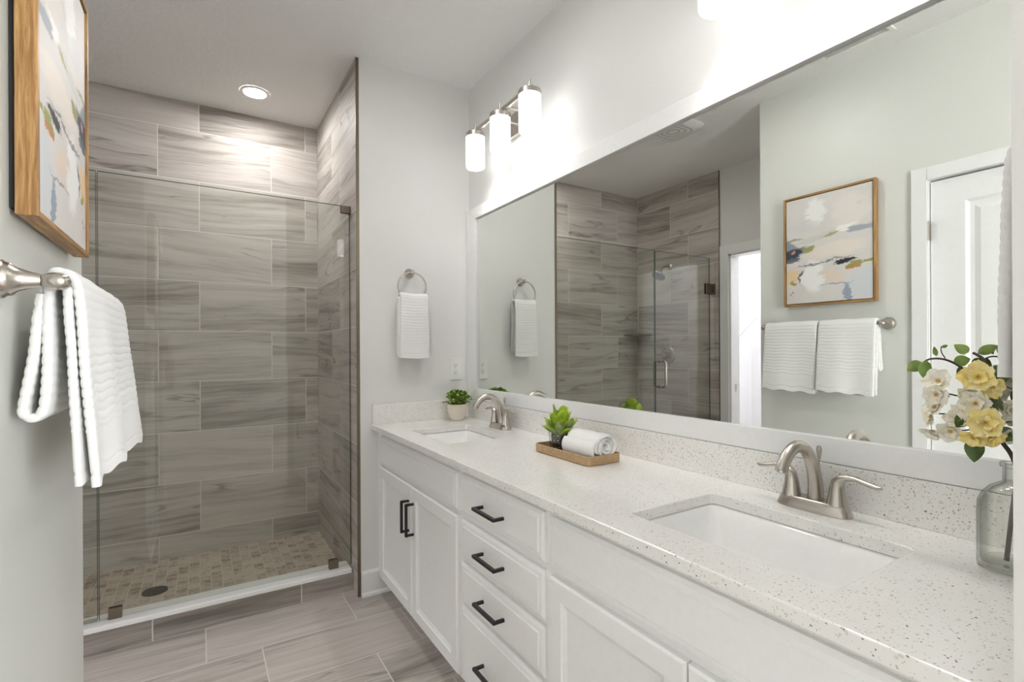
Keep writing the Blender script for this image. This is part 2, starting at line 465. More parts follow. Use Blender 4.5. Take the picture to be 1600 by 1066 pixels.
def leaf_mat(name, c0, c1, rough=0.45, scale=40):
    t = NT(name); n = t.noise(t.pos(), scale, 3)
    t.set(Base_Color=t.ramp(n, [(0.3, c0), (0.7, c1)]), Roughness=rough)
    t.b.inputs['Subsurface Weight'].default_value = 0.0
    return t.m
M_leaf_small = leaf_mat('small_green_leaf', (0.13, 0.27, 0.02), (0.52, 0.66, 0.16), 0.4, 120)
M_leaf_succ = leaf_mat('succulent_green', (0.13, 0.30, 0.008), (0.46, 0.56, 0.03), 0.35, 45)
M_leaf_dark = leaf_mat('deep_green_leaf', (0.035, 0.075, 0.015), (0.10, 0.16, 0.03), 0.35, 60)
M_leaf_light = leaf_mat('pale_green_leaf', (0.12, 0.22, 0.03), (0.26, 0.36, 0.08), 0.4, 60)
M_petal_y = leaf_mat('yellow_petal', (0.90, 0.72, 0.22), (0.93, 0.84, 0.47), 0.6, 55)
M_petal_w = leaf_mat('cream_petal', (0.86, 0.80, 0.62), (0.90, 0.88, 0.82), 0.6, 55)
M_stamen = plain('stamen', (0.70, 0.45, 0.12), 0.7)
M_twig = plain('brown_twig', (0.06, 0.04, 0.03), 0.8)
M_soil = plain('dark_soil', (0.012, 0.010, 0.008), 0.95)
def stone_pot():
    t = NT('cream_stone_pot'); p = t.pos()
    c = t.mix(t.noise(p, 25, 4), (0.74, 0.65, 0.54), (0.82, 0.76, 0.68))
    m = t.ramp(t.noise(p, 70, 4, 0.6), [(0.66, (0, 0, 0)), (0.72, (1, 1, 1))])
    c = t.mix(t.math('MULTIPLY', m, 0.6), c, (0.40, 0.36, 0.32))
    t.set(Base_Color=c, Roughness=0.7); t.bump(t.noise(p, 90, 3), 0.2, 0.002)
    return t.m
M_pot = stone_pot()
def cork():
    t = NT('tan_woven_tray'); p = t.pos()
    c = t.ramp(t.noise(p, 420, 3, 0.7), [(0.35, (0.22, 0.13, 0.06)), (0.5, (0.44, 0.29, 0.15)), (0.65, (0.66, 0.48, 0.28))])
    t.set(Base_Color=c, Roughness=0.6); t.bump(t.noise(p, 420, 3), 0.4, 0.001)
    return t.m
M_tray = cork()
def pot_pattern():
    t = NT('black_pot_white_dashes'); p = t.pos(); s = t.sep(p)
    u = t.math('MULTIPLY', t.math('ARCTAN2', t.math('SUBTRACT', s[1], SUC_Y), t.math('SUBTRACT', s[0], SUC_X)), 0.028)
    b = t.new('ShaderNodeTexBrick'); b.offset = 0.37; b.offset_frequency = 2
    wob = t.math('MULTIPLY', t.math('SUBTRACT', t.noise(p, 160, 2), 0.5), 0.006)
    t.link(t.comb(u, t.math('ADD', s[2], wob)), b.inputs['Vector'])
    b.inputs['Scale'].default_value = 1; b.inputs['Brick Width'].default_value = 0.012; b.inputs['Row Height'].default_value = 0.0085; b.inputs['Mortar Size'].default_value = 0.0028; b.inputs['Mortar Smooth'].default_value = 0.0
    b.inputs['Color1'].default_value = (0, 0, 0, 1); b.inputs['Color2'].default_value = (1, 1, 1, 1); b.inputs['Mortar'].default_value = (0, 0, 0, 1)
    f = t.math('MULTIPLY', t.math('GREATER_THAN', t.sep(b.outputs['Color'])[0], 0.35), t.math('SUBTRACT', 1.0, b.outputs['Fac']))
    f = t.math('MULTIPLY', f, t.math('GREATER_THAN', t.noise(p, 380, 2), 0.45))
    t.set(Base_Color=t.mix(f, (0.012, 0.012, 0.014), (0.62, 0.60, 0.56)), Roughness=0.5)
    return t.m
SUC_X, SUC_Y = 1.128, 1.476
M_sucpot = pot_pattern()

# ================================================================== STRUCTURE
T = 0.11
struct('floor', MB().box(BX0, BX1, REAR, B + T, -0.08, 0.0), M_floor)
struct('ceiling', MB().box(BX0, BX1, REAR, B + T, ZC, ZC + 0.08), M_ceiling)
struct('wall_right', MB().box(W, W + T, NY - 0.12, E, 0, ZC), M_wall)
struct('wall_back', MB().box(XE, W + T, E, B + T, 0, ZC), M_wall)
struct('wall_near', MB().box(NX, W, NY - 0.12, NY, 0, ZC), M_wall)
struct('wall_left', MB().box(L - T, L, NY - 0.12, 0.355, 0, ZC).box(L - T, L, 0.355, 0.966, 2.040, ZC).box(L - T, L, 0.966, YL, 0, ZC)
       .box(XS - T, L - T, YL - T, YL, 0, ZC).box(L - T - 0.03, L - T, 0.30, 1.02, 0, 2.1), M_wall_left)
# unseen bedroom added behind the camera; its two windows invented to brighten the bathroom
WZ0, WZ1 = 0.45, 2.35
ADDED_WIN = ((-2.75 + 0.3, -2.1), (1.25, 3.05))
struct('wall_rear', MB().box(BX0, BX1, REAR - T, REAR, 0, WZ0).box(BX0, BX1, REAR - T, REAR, WZ1, ZC).box(BX0, ADDED_WIN[0][0], REAR - T, REAR, WZ0, WZ1)
       .box(ADDED_WIN[0][1], ADDED_WIN[1][0], REAR - T, REAR, WZ0, WZ1).box(ADDED_WIN[1][1], BX1, REAR - T, REAR, WZ0, WZ1), M_wall)
struct('wall_bedroom_left', MB().box(BX0 - T, BX0, REAR, NY - 0.12, 0, ZC), M_wall)
struct('wall_bedroom_right', MB().box(BX1, BX1 + T, REAR, NY - 0.12, 0, ZC), M_wall)
struct('wall_bedroom_front', MB().box(BX0, L - T, NY - 0.12, NY, 0, ZC).box(W + T, BX1, NY - 0.12, NY, 0, ZC), M_wall)
for k, (a, b) in enumerate(ADDED_WIN):
    m = MB(); c_ = (a + b) / 2
    for q in ((a, a + 0.05, WZ0, WZ1), (b - 0.05, b, WZ0, WZ1), (a + 0.05, b - 0.05, WZ0, WZ0 + 0.05), (a + 0.05, b - 0.05, WZ1 - 0.05, WZ1), (c_ - 0.02, c_ + 0.02, WZ0 + 0.05, WZ1 - 0.05)):
        m.box(q[0], q[1], REAR - 0.07, REAR - 0.03, q[2], q[3])
    struct('added_window_%d' % (k + 1), m, M_trim)
    pl = bpy.data.lights.new('added_window_portal', 'AREA'); pl.shape = 'RECTANGLE'; pl.size = b - a; pl.size_y = WZ1 - WZ0
    pl.cycles.is_portal = True
    po = bpy.data.objects.new('added_window_portal', pl); po.location = (c_, REAR - 0.02, (WZ0 + WZ1) / 2); po.rotation_euler = (pi / 2, 0, 0); C.objects.link(po)
CY0, CY1 = 1.880, 2.555                     # closet doorway
struct('wall_closet', MB().box(XS - T, XS, YL, CY0, 0, ZC).box(XS - T, XS, CY0, CY1, 2.03, ZC).box(XS - T, XS, CY1, 2.640, 0, ZC), M_wall)
struct('wall_closet_interior', MB().box(-2.70, XS - T, 3.40, 3.46, 0, ZC).box(-2.75, -2.70, 1.55, 3.46, 0, ZC).box(-2.70, XS - T, 1.55, YL - T, 0, ZC), M_closet)
struct('wall_shower_back', MB().box(XS - T, XE, B, B + T, 0, ZC), M_tile_back)
struct('wall_shower_right', MB().box(XB, XE - 0.0005, E, B, 0, ZC), M_tile_right)
struct('wall_shower_left', MB().box(XS - T, XS, 2.640, B, 0, ZC).box(XS, XS + 0.008, 2.645, B, 0, ZC), M_tile_left)
struct('shower_floor', MB().box(XS, XB, 2.76, B, 0, 0.032), M_mosaic)
struct('trim_tile_edge', MB().box(XB - 0.002, XE + 0.001, E - 0.0025, E + 0.002, 0, ZC).box(XS, XS + 0.010, 2.640, 2.646, 0, ZC), M_bronze)
cb = MB().box(XS + 0.008, XB, 2.665, 2.762, 0, 0.098)
struct('shower_curb', cb, M_curb)
struct('trim_curb_sill', MB().box(XS + 0.008, XB - 0.012, 2.650, 2.772, 0.098, 0.121), M_trim, bevel=0.004)
# baseboards
def base_profile(h=0.125, d=0.014):
    return [(0, 0), (d, 0), (d, h - 0.012), (d - 0.005, h), (0, h)]
def baseboard(name, p0, p1, nrm):
    p0 = Vector(p0); p1 = Vector(p1); nrm = Vector(nrm)
    poly = [p0 + nrm * a + Vector((0, 0, b)) for a, b in base_profile()]
    shoe = [p0 + nrm * a + Vector((0, 0, b)) for a, b in ((0.014, 0), (0.026, 0), (0.024, 0.012), (0.014, 0.018))]
    struct(name, MB().prism(poly, p1 - p0).prism(shoe, p1 - p0), M_trim)
baseboard('baseboard_back', (XE + 0.002, E, 0), (0.87, E, 0), (0, -1, 0))
baseboard('baseboard_left', (L, 1.03, 0), (L, YL, 0), (1, 0, 0))
baseboard('baseboard_left', (L, NY - 0.12, 0), (L, 0.285, 0), (1, 0, 0))
baseboard('baseboard_passage', (XS, YL, 0), (L, YL, 0), (0, 1, 0))
# closet doorway casing and jamb
def casing(mb, x, sx, y0, y1, zt, w=0.078, d=0.016):
    for (ya, yb, za, zb) in ((y0 - w, y0, 0, zt + w), (y1, y1 + w, 0, zt + w), (y0, y1, zt, zt + w)):
        mb.box(min(x, x + sx * d), max(x, x + sx * d), ya, yb, za, zb)
    return mb
cz = casing(MB(), XS, 1, CY0, CY1, 2.025)
struct('trim_1', cz, M_trim, bevel=0.003)
struct('trim_closet_jamb', MB().box(XS - T, XS, CY1 - 0.016, CY1, 0, 2.03).box(XS - T, XS, CY0, CY0 + 0.016, 0, 2.03).box(XS - T, XS, CY0, CY1, 2.014, 2.03), M_trim)
sp = obj('strike_plate', MB().box(XS - 0.075, XS - 0.045, CY1 - 0.0175, CY1 - 0.016, 0.895, 0.955).box(XS - 0.066, XS - 0.054, CY1 - 0.0180, CY1 - 0.0175, 0.91, 0.94), M_nickel)
tag(sp, 'small metal strike plate on the white jamb of the closet doorway', 'strike plate')
# painting-wall door
struct('trim_2', casing(MB(), L, 1, 0.362, 0.960, 2.035, 0.062, 0.016), M_trim, bevel=0.003)
dr = bpy.data.objects.new('door_1', None); C.objects.link(dr); dr.location = (L - 0.02, 0.66, 0); dr['kind'] = 'structure'
def ringpanel(mb, mk, y0, y1, z0, z1, rings):
    """concentric rectangular rings: (inset, depth); mk maps (y,z,depth)->point"""
    loops = [[mk(y0 + i, z0 + i, d), mk(y1 - i, z0 + i, d), mk(y1 - i, z1 - i, d), mk(y0 + i, z1 - i, d)] for i, d in rings]
    return mb.loft(loops, cap1=True)
dm = MB()
dx = L - 0.018
mk = lambda y, z, d: (dx - d, y, z)
# slab face split into two raised panels
y0, y1 = 0.366, 0.956
pz = ((0.20, 0.92), (1.08, 1.918))
py0, py1 = y0 + 0.125, y1 - 0.125
dm.box(dx - 0.034, dx, y0, py0, 0.008, 2.028); dm.box(dx - 0.034, dx, py1, y1, 0.008, 2.028)
dm.box(dx - 0.034, dx, py0, py1, 0.008, pz[0][0]); dm.box(dx - 0.034, dx, py0, py1, pz[0][1], pz[1][0]); dm.box(dx - 0.034, dx, py0, py1, pz[1][1], 2.028)
for a, b in pz:
    ringpanel(dm, mk, py0, py1, a, b, [(0, 0), (0.014, 0.009), (0.030, 0.009), (0.052, 0.002)])
obj('slab', dm, M_trim, dr)
for z in (1.80, 1.02, 0.24):
    h = obj('hinge', MB().tube([(L + 0.006, 0.963, z - 0.045), (L + 0.006, 0.963, z + 0.045)], 0.007, 10).box(L - 0.02, L + 0.002, 0.957, 0.962, z - 0.044, z + 0.044), M_nickel_l, dr)
struct('trim_door_stop', MB().box(L - T, L, 0.960, 0.966, 0, 2.04).box(L - T, L, 0.355, 0.362, 0, 2.04).box(L - T, L, 0.362, 0.960, 2.036, 2.04), M_trim)

# ------------------------------------------------------------------ closet shelf
t = thing('wire_shelf', 'white wire shelf on the closet wall seen through the doorway', 'shelf', (-1.9, 3.4, 1.6))
sm = MB()
for y in (3.10, 3.105, 3.25, 3.39): sm.tube([(-2.68, y, 1.60 if y != 3.105 else 1.575), (XS - T - 0.01, y, 1.60 if y != 3.105 else 1.575)], 0.0035, 6)
for k in range(58):
    x = -2.67 + k * 0.026
    sm.tube([(x, 3.39, 1.604), (x, 3.10, 1.604), (x, 3.102, 1.575)], 0.0018, 5)
obj('wire_deck', sm, M_wire, t)
for x in (-2.35, -1.75):
    obj('support_brace', MB().tube([(x, 3.105, 1.585), (x, 3.395, 1.30)], 0.006, 6), M_wire, t)
cl = bpy.data.lights.new('closet_lamp', 'AREA'); cl.energy = CLOSET_W; cl.size = 0.3; cl.color = (0.97, 0.97, 1.0)
clo = bpy.data.objects.new('closet_lamp', cl); clo.location = (-1.9, 2.5, ZC - 0.06); C.objects.link(clo)

# ================================================================== MIRROR
t = thing('framed_mirror', 'wide wall mirror in a plain white frame above the double vanity', 'mirror', (W, 1.37, 1.51))
MY0, MY1 = NY + 0.004, E - 0.006
MZ0, MZ1 = 0.976, 2.043
ft = 0.02
iy0, iy1, iz0, iz1 = MY0 + 0.078, 2.463, 1.0375, 1.981
obj('mirror_glass', MB().box(W - 0.007, W - 0.001, iy0 - 0.02, iy1 + 0.02, iz0 - 0.02, iz1 + 0.02), M_mirror, t)
fx0, fx1 = W - ft, W - 0.0005
def rail(polyyz):
    return MB().prism([(fx0, y, z) for y, z in polyyz], (fx1 - fx0, 0, 0))
obj('frame_rail', rail([(MY0, MZ1), (MY1, MZ1), (iy1, iz1), (iy0, iz1)]), M_trim, t, bevel=0.0015)
obj('frame_rail', rail([(MY0, MZ0), (iy0, iz0), (iy1, iz0), (MY1, MZ0)]), M_trim, t, bevel=0.0015)
obj('frame_stile', rail([(MY1, MZ1), (MY1, MZ0), (iy1, iz0), (iy1, iz1)]), M_trim, t, bevel=0.0015)
obj('frame_stile', rail([(MY0, MZ0), (MY0, MZ1), (iy0, iz1), (iy0, iz0)]), M_trim, t, bevel=0.0015)

# ================================================================== VANITY
XF, XFR = 0.766, 0.785                      # door faces, face frame
mkc = lambda y, z, d: (XF + d, y, z)
DOOR_R = [(0, 0.019), (0, 0.005), (0.005, 0.0), (0.050, 0.0), (0.053, 0.004), (0.066, 0.009)]
DRAW_R = [(0, 0.019), (0, 0.008), (0.010, 0.003), (0.021, 0.0025), (0.024, 0.0)]
def pull(parent, a, b):
    a = Vector(a); b = Vector(b); d = (b - a).normalized(); s = 0.0048
    xo = XF - 0.034
    m = MB()
    def bar(p, q):
        lo = [min(p[i], q[i]) - s for i in range(3)]; hi = [max(p[i], q[i]) + s for i in range(3)]
        m.box(lo[0], hi[0], lo[1], hi[1], lo[2], hi[2])
    bar((xo, a.y, a.z), (xo, b.y, b.z))
    for q in (a, b):
        m.box(xo + s, XF + 0.001, q.y - s, q.y + s, q.z - s, q.z + s)
    return obj('pull_handle', m, M_black, parent, bevel=0.0012)
def carcass(t, y0, y1, openings):
    m = MB()
    st = 0.019
    m.box(XFR, W - 0.004, y0, y0 + st, 0.09, ZKB); m.box(XFR, W - 0.004, y1 - st, y1, 0.09, ZKB); m.box(XFR, W - 0.004, y0 + st, y1 - st, 0.09, 0.109)
    m.box(W - 0.016, W - 0.004, y0 + st, y1 - st, 0.109, ZKB)
    m.box(XFR, XFR + 0.019, y0 + st, y0 + 0.045, 0.109, ZKB); m.box(XFR, XFR + 0.019, y1 - 0.045, y1 - st, 0.109, ZKB)
    for z0, z1 in openings: m.box(XFR, XFR + 0.019, y0 + 0.045, y1 - 0.045, z0, z1)
    obj('carcass', m, M_cab, t)
    obj('toe_kick', MB().box(XFR + 0.075, XFR + 0.09, y0, y1, 0, 0.09), M_cab, t)
def sink_unit(label, y0, y1, d0, d1, handles):
    t = thing('vanity_cabinet', label, 'cabinet', (1.0, (y0 + y1) / 2, 0))
    carcass(t, y0, y1, ((0.109, 0.13), (0.645, 0.70), (0.80, ZKB)))
    m = MB(); ringpanel(m, mkc, d0, d1, 0.685, 0.822, DRAW_R); obj('false_drawer_front', m, M_cab, t)
    mid = (d0 + d1) / 2
    for (a, b, s) in ((d0, mid - 0.002, 1), (mid + 0.002, d1, -1)):
        m = MB(); ringpanel(m, mkc, a, b, 0.107, 0.668, DOOR_R)
        d = obj('door', m, M_cab, t)
        hy = (b - 0.026) if s == 1 else (a + 0.026)
        pull(d, (0, hy, 0.472), (0, hy, 0.600))
    return t
sink_unit('white two-door sink cabinet at the far end of the vanity, next to the shower', 1.592, E, 1.608, 2.502, True)
t = thing('vanity_drawer_unit', 'white stack of four drawers with black pulls in the middle of the vanity', 'drawer unit', (1.0, 1.33, 0))
carcass(t, 1.070, 1.592, ((0.109, 0.13), (0.36, 0.40), (0.505, 0.54), (0.655, 0.69), (0.80, ZKB)))
for z0, z1, hz in ((0.689, 0.824, 0.751), (0.534, 0.668, 0.601), (0.382, 0.518, 0.448), (0.107, 0.368, 0.243)):
    m = MB(); ringpanel(m, mkc, 1.083, 1.580, z0, z1, DRAW_R); d = obj('drawer', m, M_cab, t)
    pull(d, (0, 1.284, hz), (0, 1.412, hz))
sink_unit('white two-door sink cabinet nearest the camera, under the right sink', NY, 1.070, 0.190, 1.056, False)

# worktop with two sink cut-outs
SINKS = ((1.868, 2.294), (0.405, 0.850))
SX0, SX1 = 0.853, 1.155
def rrect(x0, x1, y0, y1, r, z, n=6):
    pts = []
    for cx_, cy_, a0 in ((x1 - r, y1 - r, 0), (x0 + r, y1 - r, 90), (x0 + r, y0 + r, 180), (x1 - r, y0 + r, 270)):
        for k in range(n + 1):
            a = radians(a0 + 90 * k / n); pts.append((cx_ + r * cos(a), cy_ + r * sin(a), z))
    return pts
def slab_mesh():
    bm = bmesh.new()
    def loop(pts):
        vs = [bm.verts.new(p) for p in pts]
        for i in range(len(vs)): bm.edges.new((vs[i], vs[(i + 1) % len(vs)]))
    loop([(XC, NY, ZK), (W, NY, ZK), (W, E, ZK), (XC, E, ZK)])
    for a, b in SINKS: loop(rrect(SX0, SX1, a, b, 0.016, ZK))
    bmesh.ops.triangle_fill(bm, edges=bm.edges[:], use_beauty=True, use_dissolve=False)
    for f in list(bm.faces):
        c = f.calc_center_median()
        if any(a + 0.001 < c.y < b - 0.001 and SX0 + 0.001 < c.x < SX1 - 0.001 for a, b in SINKS): bm.faces.remove(f)
    r = bmesh.ops.extrude_face_region(bm, geom=bm.faces[:])
    for v in [g for g in r['geom'] if isinstance(g, bmesh.types.BMVert)]: v.co.z = ZKB
    bm.verts.index_update()
    mb = MB(); mb.v = [tuple(v.co) for v in bm.verts]; mb.f = [tuple(v.index for v in f.verts) for f in bm.faces]
    bm.free(); return mb
tag(obj('countertop', slab_mesh(), M_quartz, bevel=0.003), 'long speckled white quartz vanity top with two sink cut-outs', 'countertop')
tag(obj('backsplash', MB().box(W - 0.020, W - 0.0005, NY, E, ZK + 0.0002, 0.9745), M_quartz, bevel=0.0015), 'long speckled quartz backsplash strip below the mirror', 'backsplash')
tag(obj('side_splash', MB().box(XC + 0.004, W - 0.0205, E - 0.020, E - 0.0005, ZK + 0.0002, 0.9745), M_quartz, bevel=0.0015), 'short speckled quartz side splash against the end wall', 'backsplash')

def sink(label, a, b):
    t = thing('undermount_sink', label, 'sink', ((SX0 + SX1) / 2, (a + b) / 2, 0.70))
    loops = []
    for ins, r, z in ((-0.025, 0.03, ZKB - 0.0005), (-0.004, 0.02, ZKB - 0.0005), (-0.001, 0.02, ZKB - 0.004), (0.008, 0.026, ZKB - 0.03), (0.022, 0.034, ZKB - 0.085), (0.040, 0.045, ZKB - 0.112), (0.075, 0.05, ZKB - 0.124), (0.115, 0.03, ZKB - 0.128)):
        loops.append(rrect(SX0 + ins, SX1 - ins, a + ins, b - ins, r, z - 0.0045))
    obj('basin', MB().loft(loops, cap1=True), M_porc, t, smooth=50, solid=0.008)
    cx_, cy_ = (SX0 + SX1) / 2, (a + b) / 2
    obj('drain', MB().lathe([(0.0, 0.002), (0.018, 0.003), (0.022, 0.002), (0.0235, 0.0), (0.0235, -0.004)], (cx_, cy_, ZKB - 0.1225), 24), M_nickel, t, smooth=True)
sink('white undermount sink at the far end, beside the potted plant', *SINKS[0])
sink('large white undermount sink in the foreground of the counter', *SINKS[1])

# ------------------------------------------------------------------ faucets
def faucet(label, loc):
    x, y, z = loc
    t = thing('faucet', label, 'faucet', loc, 'brushed nickel faucets')
    # base plate
    m = MB(); loops = []
    for (sx, sy, zz) in ((0.030, 0.083, 0), (0.030, 0.083, 0.003), (0.024, 0.076, 0.024), (0.021, 0.073, 0.027)):
        lp = []
        for k in range(40):
            a = 2 * pi * k / 40
            ca, sa = cos(a), sin(a)
            lp.append((x + sx * math.copysign(abs(ca) ** 0.75, ca), y + sy * math.copysign(abs(sa) ** 0.6, sa), z + zz))
        loops.append(lp)
    m.loft(loops, True, True)
    obj('base_plate', m, M_nickel, t, smooth=40)
    # spout
    pts = [(0.010, 0.022), (0.010, 0.05), (0.005, 0.08), (-0.004, 0.105), (-0.020, 0.132), (-0.042, 0.150), (-0.066, 0.157), (-0.090, 0.153), (-0.110, 0.141), (-0.126, 0.124), (-0.135, 0.108)]
    rs = [(0.0175, 0.021), (0.016, 0.0195), (0.0145, 0.018), (0.0135, 0.017), (0.0125, 0.0155), (0.012, 0.015), (0.012, 0.0145), (0.012, 0.0145), (0.012, 0.0145), (0.0125, 0.015), (0.013, 0.0155)]
    # smooth resample
    P, R = [], []
    n = len(pts)
    def cr(a, b, c, d, u): return 0.5 * ((2 * b) + (-a + c) * u + (2 * a - 5 * b + 4 * c - d) * u * u + (-a + 3 * b - 3 * c + d) * u ** 3)
    for i in range(n - 1):
        for k in range(4):
            u = k / 4; q = [pts[max(0, min(n - 1, i + j))] for j in (-1, 0, 1, 2)]
            P.append((x + cr(*[w[0] for w in q], u), y, z + cr(*[w[1] for w in q], u)))
            R.append(tuple(rs[i][h] * (1 - u) + rs[i + 1][h] * u for h in (1, 0)))
    P.append((x + pts[-1][0], y, z + pts[-1][1])); R.append((rs[-1][1], rs[-1][0]))
    obj('spout', MB().tube(P, R, 20), M_nickel, t, smooth=50)
    obj('aerator', MB().tube([(x - 0.1335, y, z + 0.111), (x - 0.1365, y, z + 0.1045)], 0.0095, 16), M_chrome, t, smooth=50)
    obj('lift_rod', MB().tube([(x + 0.026, y, z + 0.02), (x + 0.026, y, z + 0.125)], 0.0025, 8).lathe([(0.003, 0.118), (0.0055, 0.128), (0.0062, 0.140), (0.0045, 0.148), (0.0, 0.149)], (x + 0.026, y, z), 12), M_nickel, t, smooth=50)
    for s in (-1, 1):
        cy_ = y + s * 0.052
        hpts = [(0, 0.024, 0.0225), (0, 0.028, 0.0215), (0, 0.045, 0.0180), (0, 0.062, 0.0155), (0.002, 0.076, 0.0138), (0.010, 0.086, 0.0115), (0.022, 0.091, 0.0095), (0.038, 0.091, 0.0085), (0.055, 0.087, 0.0080), (0.070, 0.0835, 0.0082), (0.082, 0.082, 0.0072), (0.089, 0.0825, 0.0030)]
        PP = [(x, cy_ + s * a, z + b) for a, b, _ in hpts]
        RR = []
        for i, (a, b, r) in enumerate(hpts):
            fl = max(0.0, min(1.0, (i - 4) / 3.0))
            RR.append((r, r * (1 - 0.32 * fl)))
        obj('handle', MB().tube(PP, RR, 18), M_nickel, t, smooth=60)
    return t
faucet('brushed nickel two-handle faucet at the far sink, beside the potted plant', (1.236, 2.098, ZK))
faucet('large brushed nickel two-handle faucet at the near sink', (1.236, 0.633, ZK))

# ================================================================== SHOWER
YG, GT = 2.705, 0.005                       # glass plane, half thickness
SEAM = -0.366
GZ0, GZ1 = 0.1225, 2.012
def glass_pane(name, x0, x1, z0, z1, parent):
    g = obj(name, MB().box(x0, x1, YG - GT, YG + GT, z0, z1), M_glass, parent)
    return g
t = thing('shower_screen', 'fixed clear shower glass panel standing on the white curb sill', 'shower glass', (0.15, YG, 0.121))
glass_pane('pane', SEAM + 0.004, XB - 0.004, GZ0, GZ1, t)
e = 0.0008
obj('polished_edge', MB().box(XB - 0.004, XB - 0.003, YG - GT, YG + GT, GZ0, GZ1).box(SEAM + 0.003, SEAM + 0.004, YG - GT, YG + GT, GZ0, GZ1).box(SEAM + 0.004, XB - 0.004, YG - GT, YG + GT, GZ1, GZ1 + 0.001), M_glass_edge, t)
for x in (-0.31, 0.585):
    obj('bottom_clip', MB().box(x - 0.023, x + 0.023, YG - 0.012, YG - GT, GZ0 - 0.001, GZ0 + 0.045).box(x - 0.023, x + 0.023, YG + GT, YG + 0.012, GZ0 - 0.001, GZ0 + 0.045).box(x - 0.023, x + 0.023, YG - 0.012, YG + 0.012, GZ0 - 0.001, GZ0 + 0.0), M_bronze, t, bevel=0.0015)
obj('wall_clip', MB().box(XB - 0.048, XB - 0.0005, YG - 0.012, YG - GT, 1.975, 2.012).box(XB - 0.048, XB - 0.0005, YG + GT, YG + 0.012, 1.975, 2.012).box(XB - 0.0035, XB - 0.0005, YG - 0.02, YG + 0.02, 1.970, 2.012), M_bronze, t, bevel=0.001)
t = thing('shower_door', 'clear hinged glass shower door with a tubular pull, left of the fixed panel', 'shower door', (-0.72, YG, 0.13))
HX = XS + 0.055
glass_pane('pane', HX, SEAM - 0.003, GZ0 + 0.010, GZ1, t)
obj('polished_edge', MB().box(HX - 0.001, HX, YG - GT, YG + GT, GZ0 + 0.01, GZ1).box(SEAM - 0.003, SEAM - 0.002, YG - GT, YG + GT, GZ0 + 0.01, GZ1).box(HX, SEAM - 0.003, YG - GT, YG + GT, GZ1, GZ1 + 0.001), M_glass_edge, t)
obj('seal_strip', MB().box(SEAM - 0.003, SEAM + 0.003, YG - 0.007, YG - GT, GZ0 + 0.01, GZ1 - 0.01).box(HX, SEAM - 0.003, YG - 0.007, YG + 0.007, GZ0 + 0.002, GZ0 + 0.012), thin_glass('clear_vinyl', (0.80, 0.80, 0.79), 0.2), t)
for z in (1.755, 0.37):
    obj('hinge', MB().box(HX - 0.004, HX + 0.052, YG - 0.014, YG - GT, z - 0.045, z + 0.045).box(HX - 0.004, HX + 0.052, YG + GT, YG + 0.014, z - 0.045, z + 0.045)
        .box(XS + 0.0085, XS + 0.016, YG - 0.026, YG + 0.026, z - 0.045, z + 0.045).box(XS + 0.014, HX - 0.002, YG - 0.010, YG + 0.010, z - 0.026, z + 0.026), M_bronze, t, bevel=0.002)
hx = SEAM - 0.055
hm = MB()
for s in (-1, 1):
    pts = []
    r = 0.022; zc, hh, dd = 1.055, 0.100, 0.055
    y_0 = YG + s * GT; y_1 = YG + s * (GT + dd)
    pts = [(hx, y_0, zc - hh)]
    for k in range(7):
        a = pi / 2 * k / 6; pts.append((hx, y_1 - s * r + s * r * sin(a), zc - hh + r - r * cos(a)))
    for k in range(7):
        a = pi / 2 * k / 6; pts.append((hx, y_1 - s * r + s * r * cos(a), zc + hh - r + r * sin(a)))
    pts.append((hx, y_0, zc + hh))
    hm.tube(pts, 0.0095, 12)
    for z in (zc - hh, zc + hh): hm.tube([(hx, y_0, z), (hx, y_0 + s * 0.006, z)], 0.014, 14)
obj('pull_handle', hm, M_nickel, t, smooth=50)

# drain
t = thing('shower_drain', 'round dark metal drain in the mosaic shower floor', 'drain', (-0.199, 3.126, 0.032))
obj('rim', MB().lathe([(0.0, 0.0005), (0.050, 0.0005), (0.052, 0.003), (0.055, 0.003), (0.056, 0.0)], (-0.199, 3.126, 0.0322), 40), plain('dark_bronze', (0.10, 0.085, 0.07), 0.4, 1.0), t, smooth=True)
gm = MB()
for k in range(3):
    for j in range(12 if k else 6):
        a = 2 * pi * (j + 0.5 * (k % 2)) / (12 if k else 6); rr_ = 0.012 + 0.015 * k
        gm.lathe([(0.0, 0.0003), (0.0035, 0.0003), (0.0035, 0.0)], (-0.199 + rr_ * cos(a), 3.126 + rr_ * sin(a), 0.0327), 8)
obj('strainer_holes', gm, M_dark, t)

# shower head and valve on the left shower wall
t = thing('shower_fixture', 'brushed nickel shower head on a bent arm, high on the left shower wall', 'shower head', (XS + 0.008, 3.162, 2.01))
X8 = XS + 0.008
obj('flange', MB().lathe([(0.033, 0), (0.033, 0.004), (0.026, 0.010), (0.012, 0.013)], (X8, 3.162, 2.01), 24, (1, 0, 0)), M_nickel, t, smooth=True)
arm = [(X8, 3.162, 2.01), (X8 + 0.04, 3.162, 2.012), (X8 + 0.075, 3.162, 2.003), (X8 + 0.105, 3.162, 1.978), (X8 + 0.122, 3.162, 1.958)]
obj('arm', MB().tube(arm, 0.0095, 14), M_nickel, t, smooth=True)
hd = Vector((0.55, 0, -0.83)).normalized()
ho = Vector(arm[-1])
obj('spray_head', MB().lathe([(0.013, -0.006), (0.016, 0.004), (0.020, 0.018), (0.040, 0.034), (0.060, 0.044), (0.064, 0.052), (0.062, 0.057)], ho, 32, hd, caps=False), M_nickel, t, smooth=True)
obj('spray_face', MB().lathe([(0.062, 0.0565), (0.050, 0.059), (0.0, 0.059)], ho, 32, hd), plain('grey_spray_face', (0.20, 0.23, 0.27), 0.3), t, smooth=True)
t = thing('shower_valve', 'round brushed nickel shower valve with a lever on the left shower wall', 'shower valve', (X8, 3.182, 1.19))
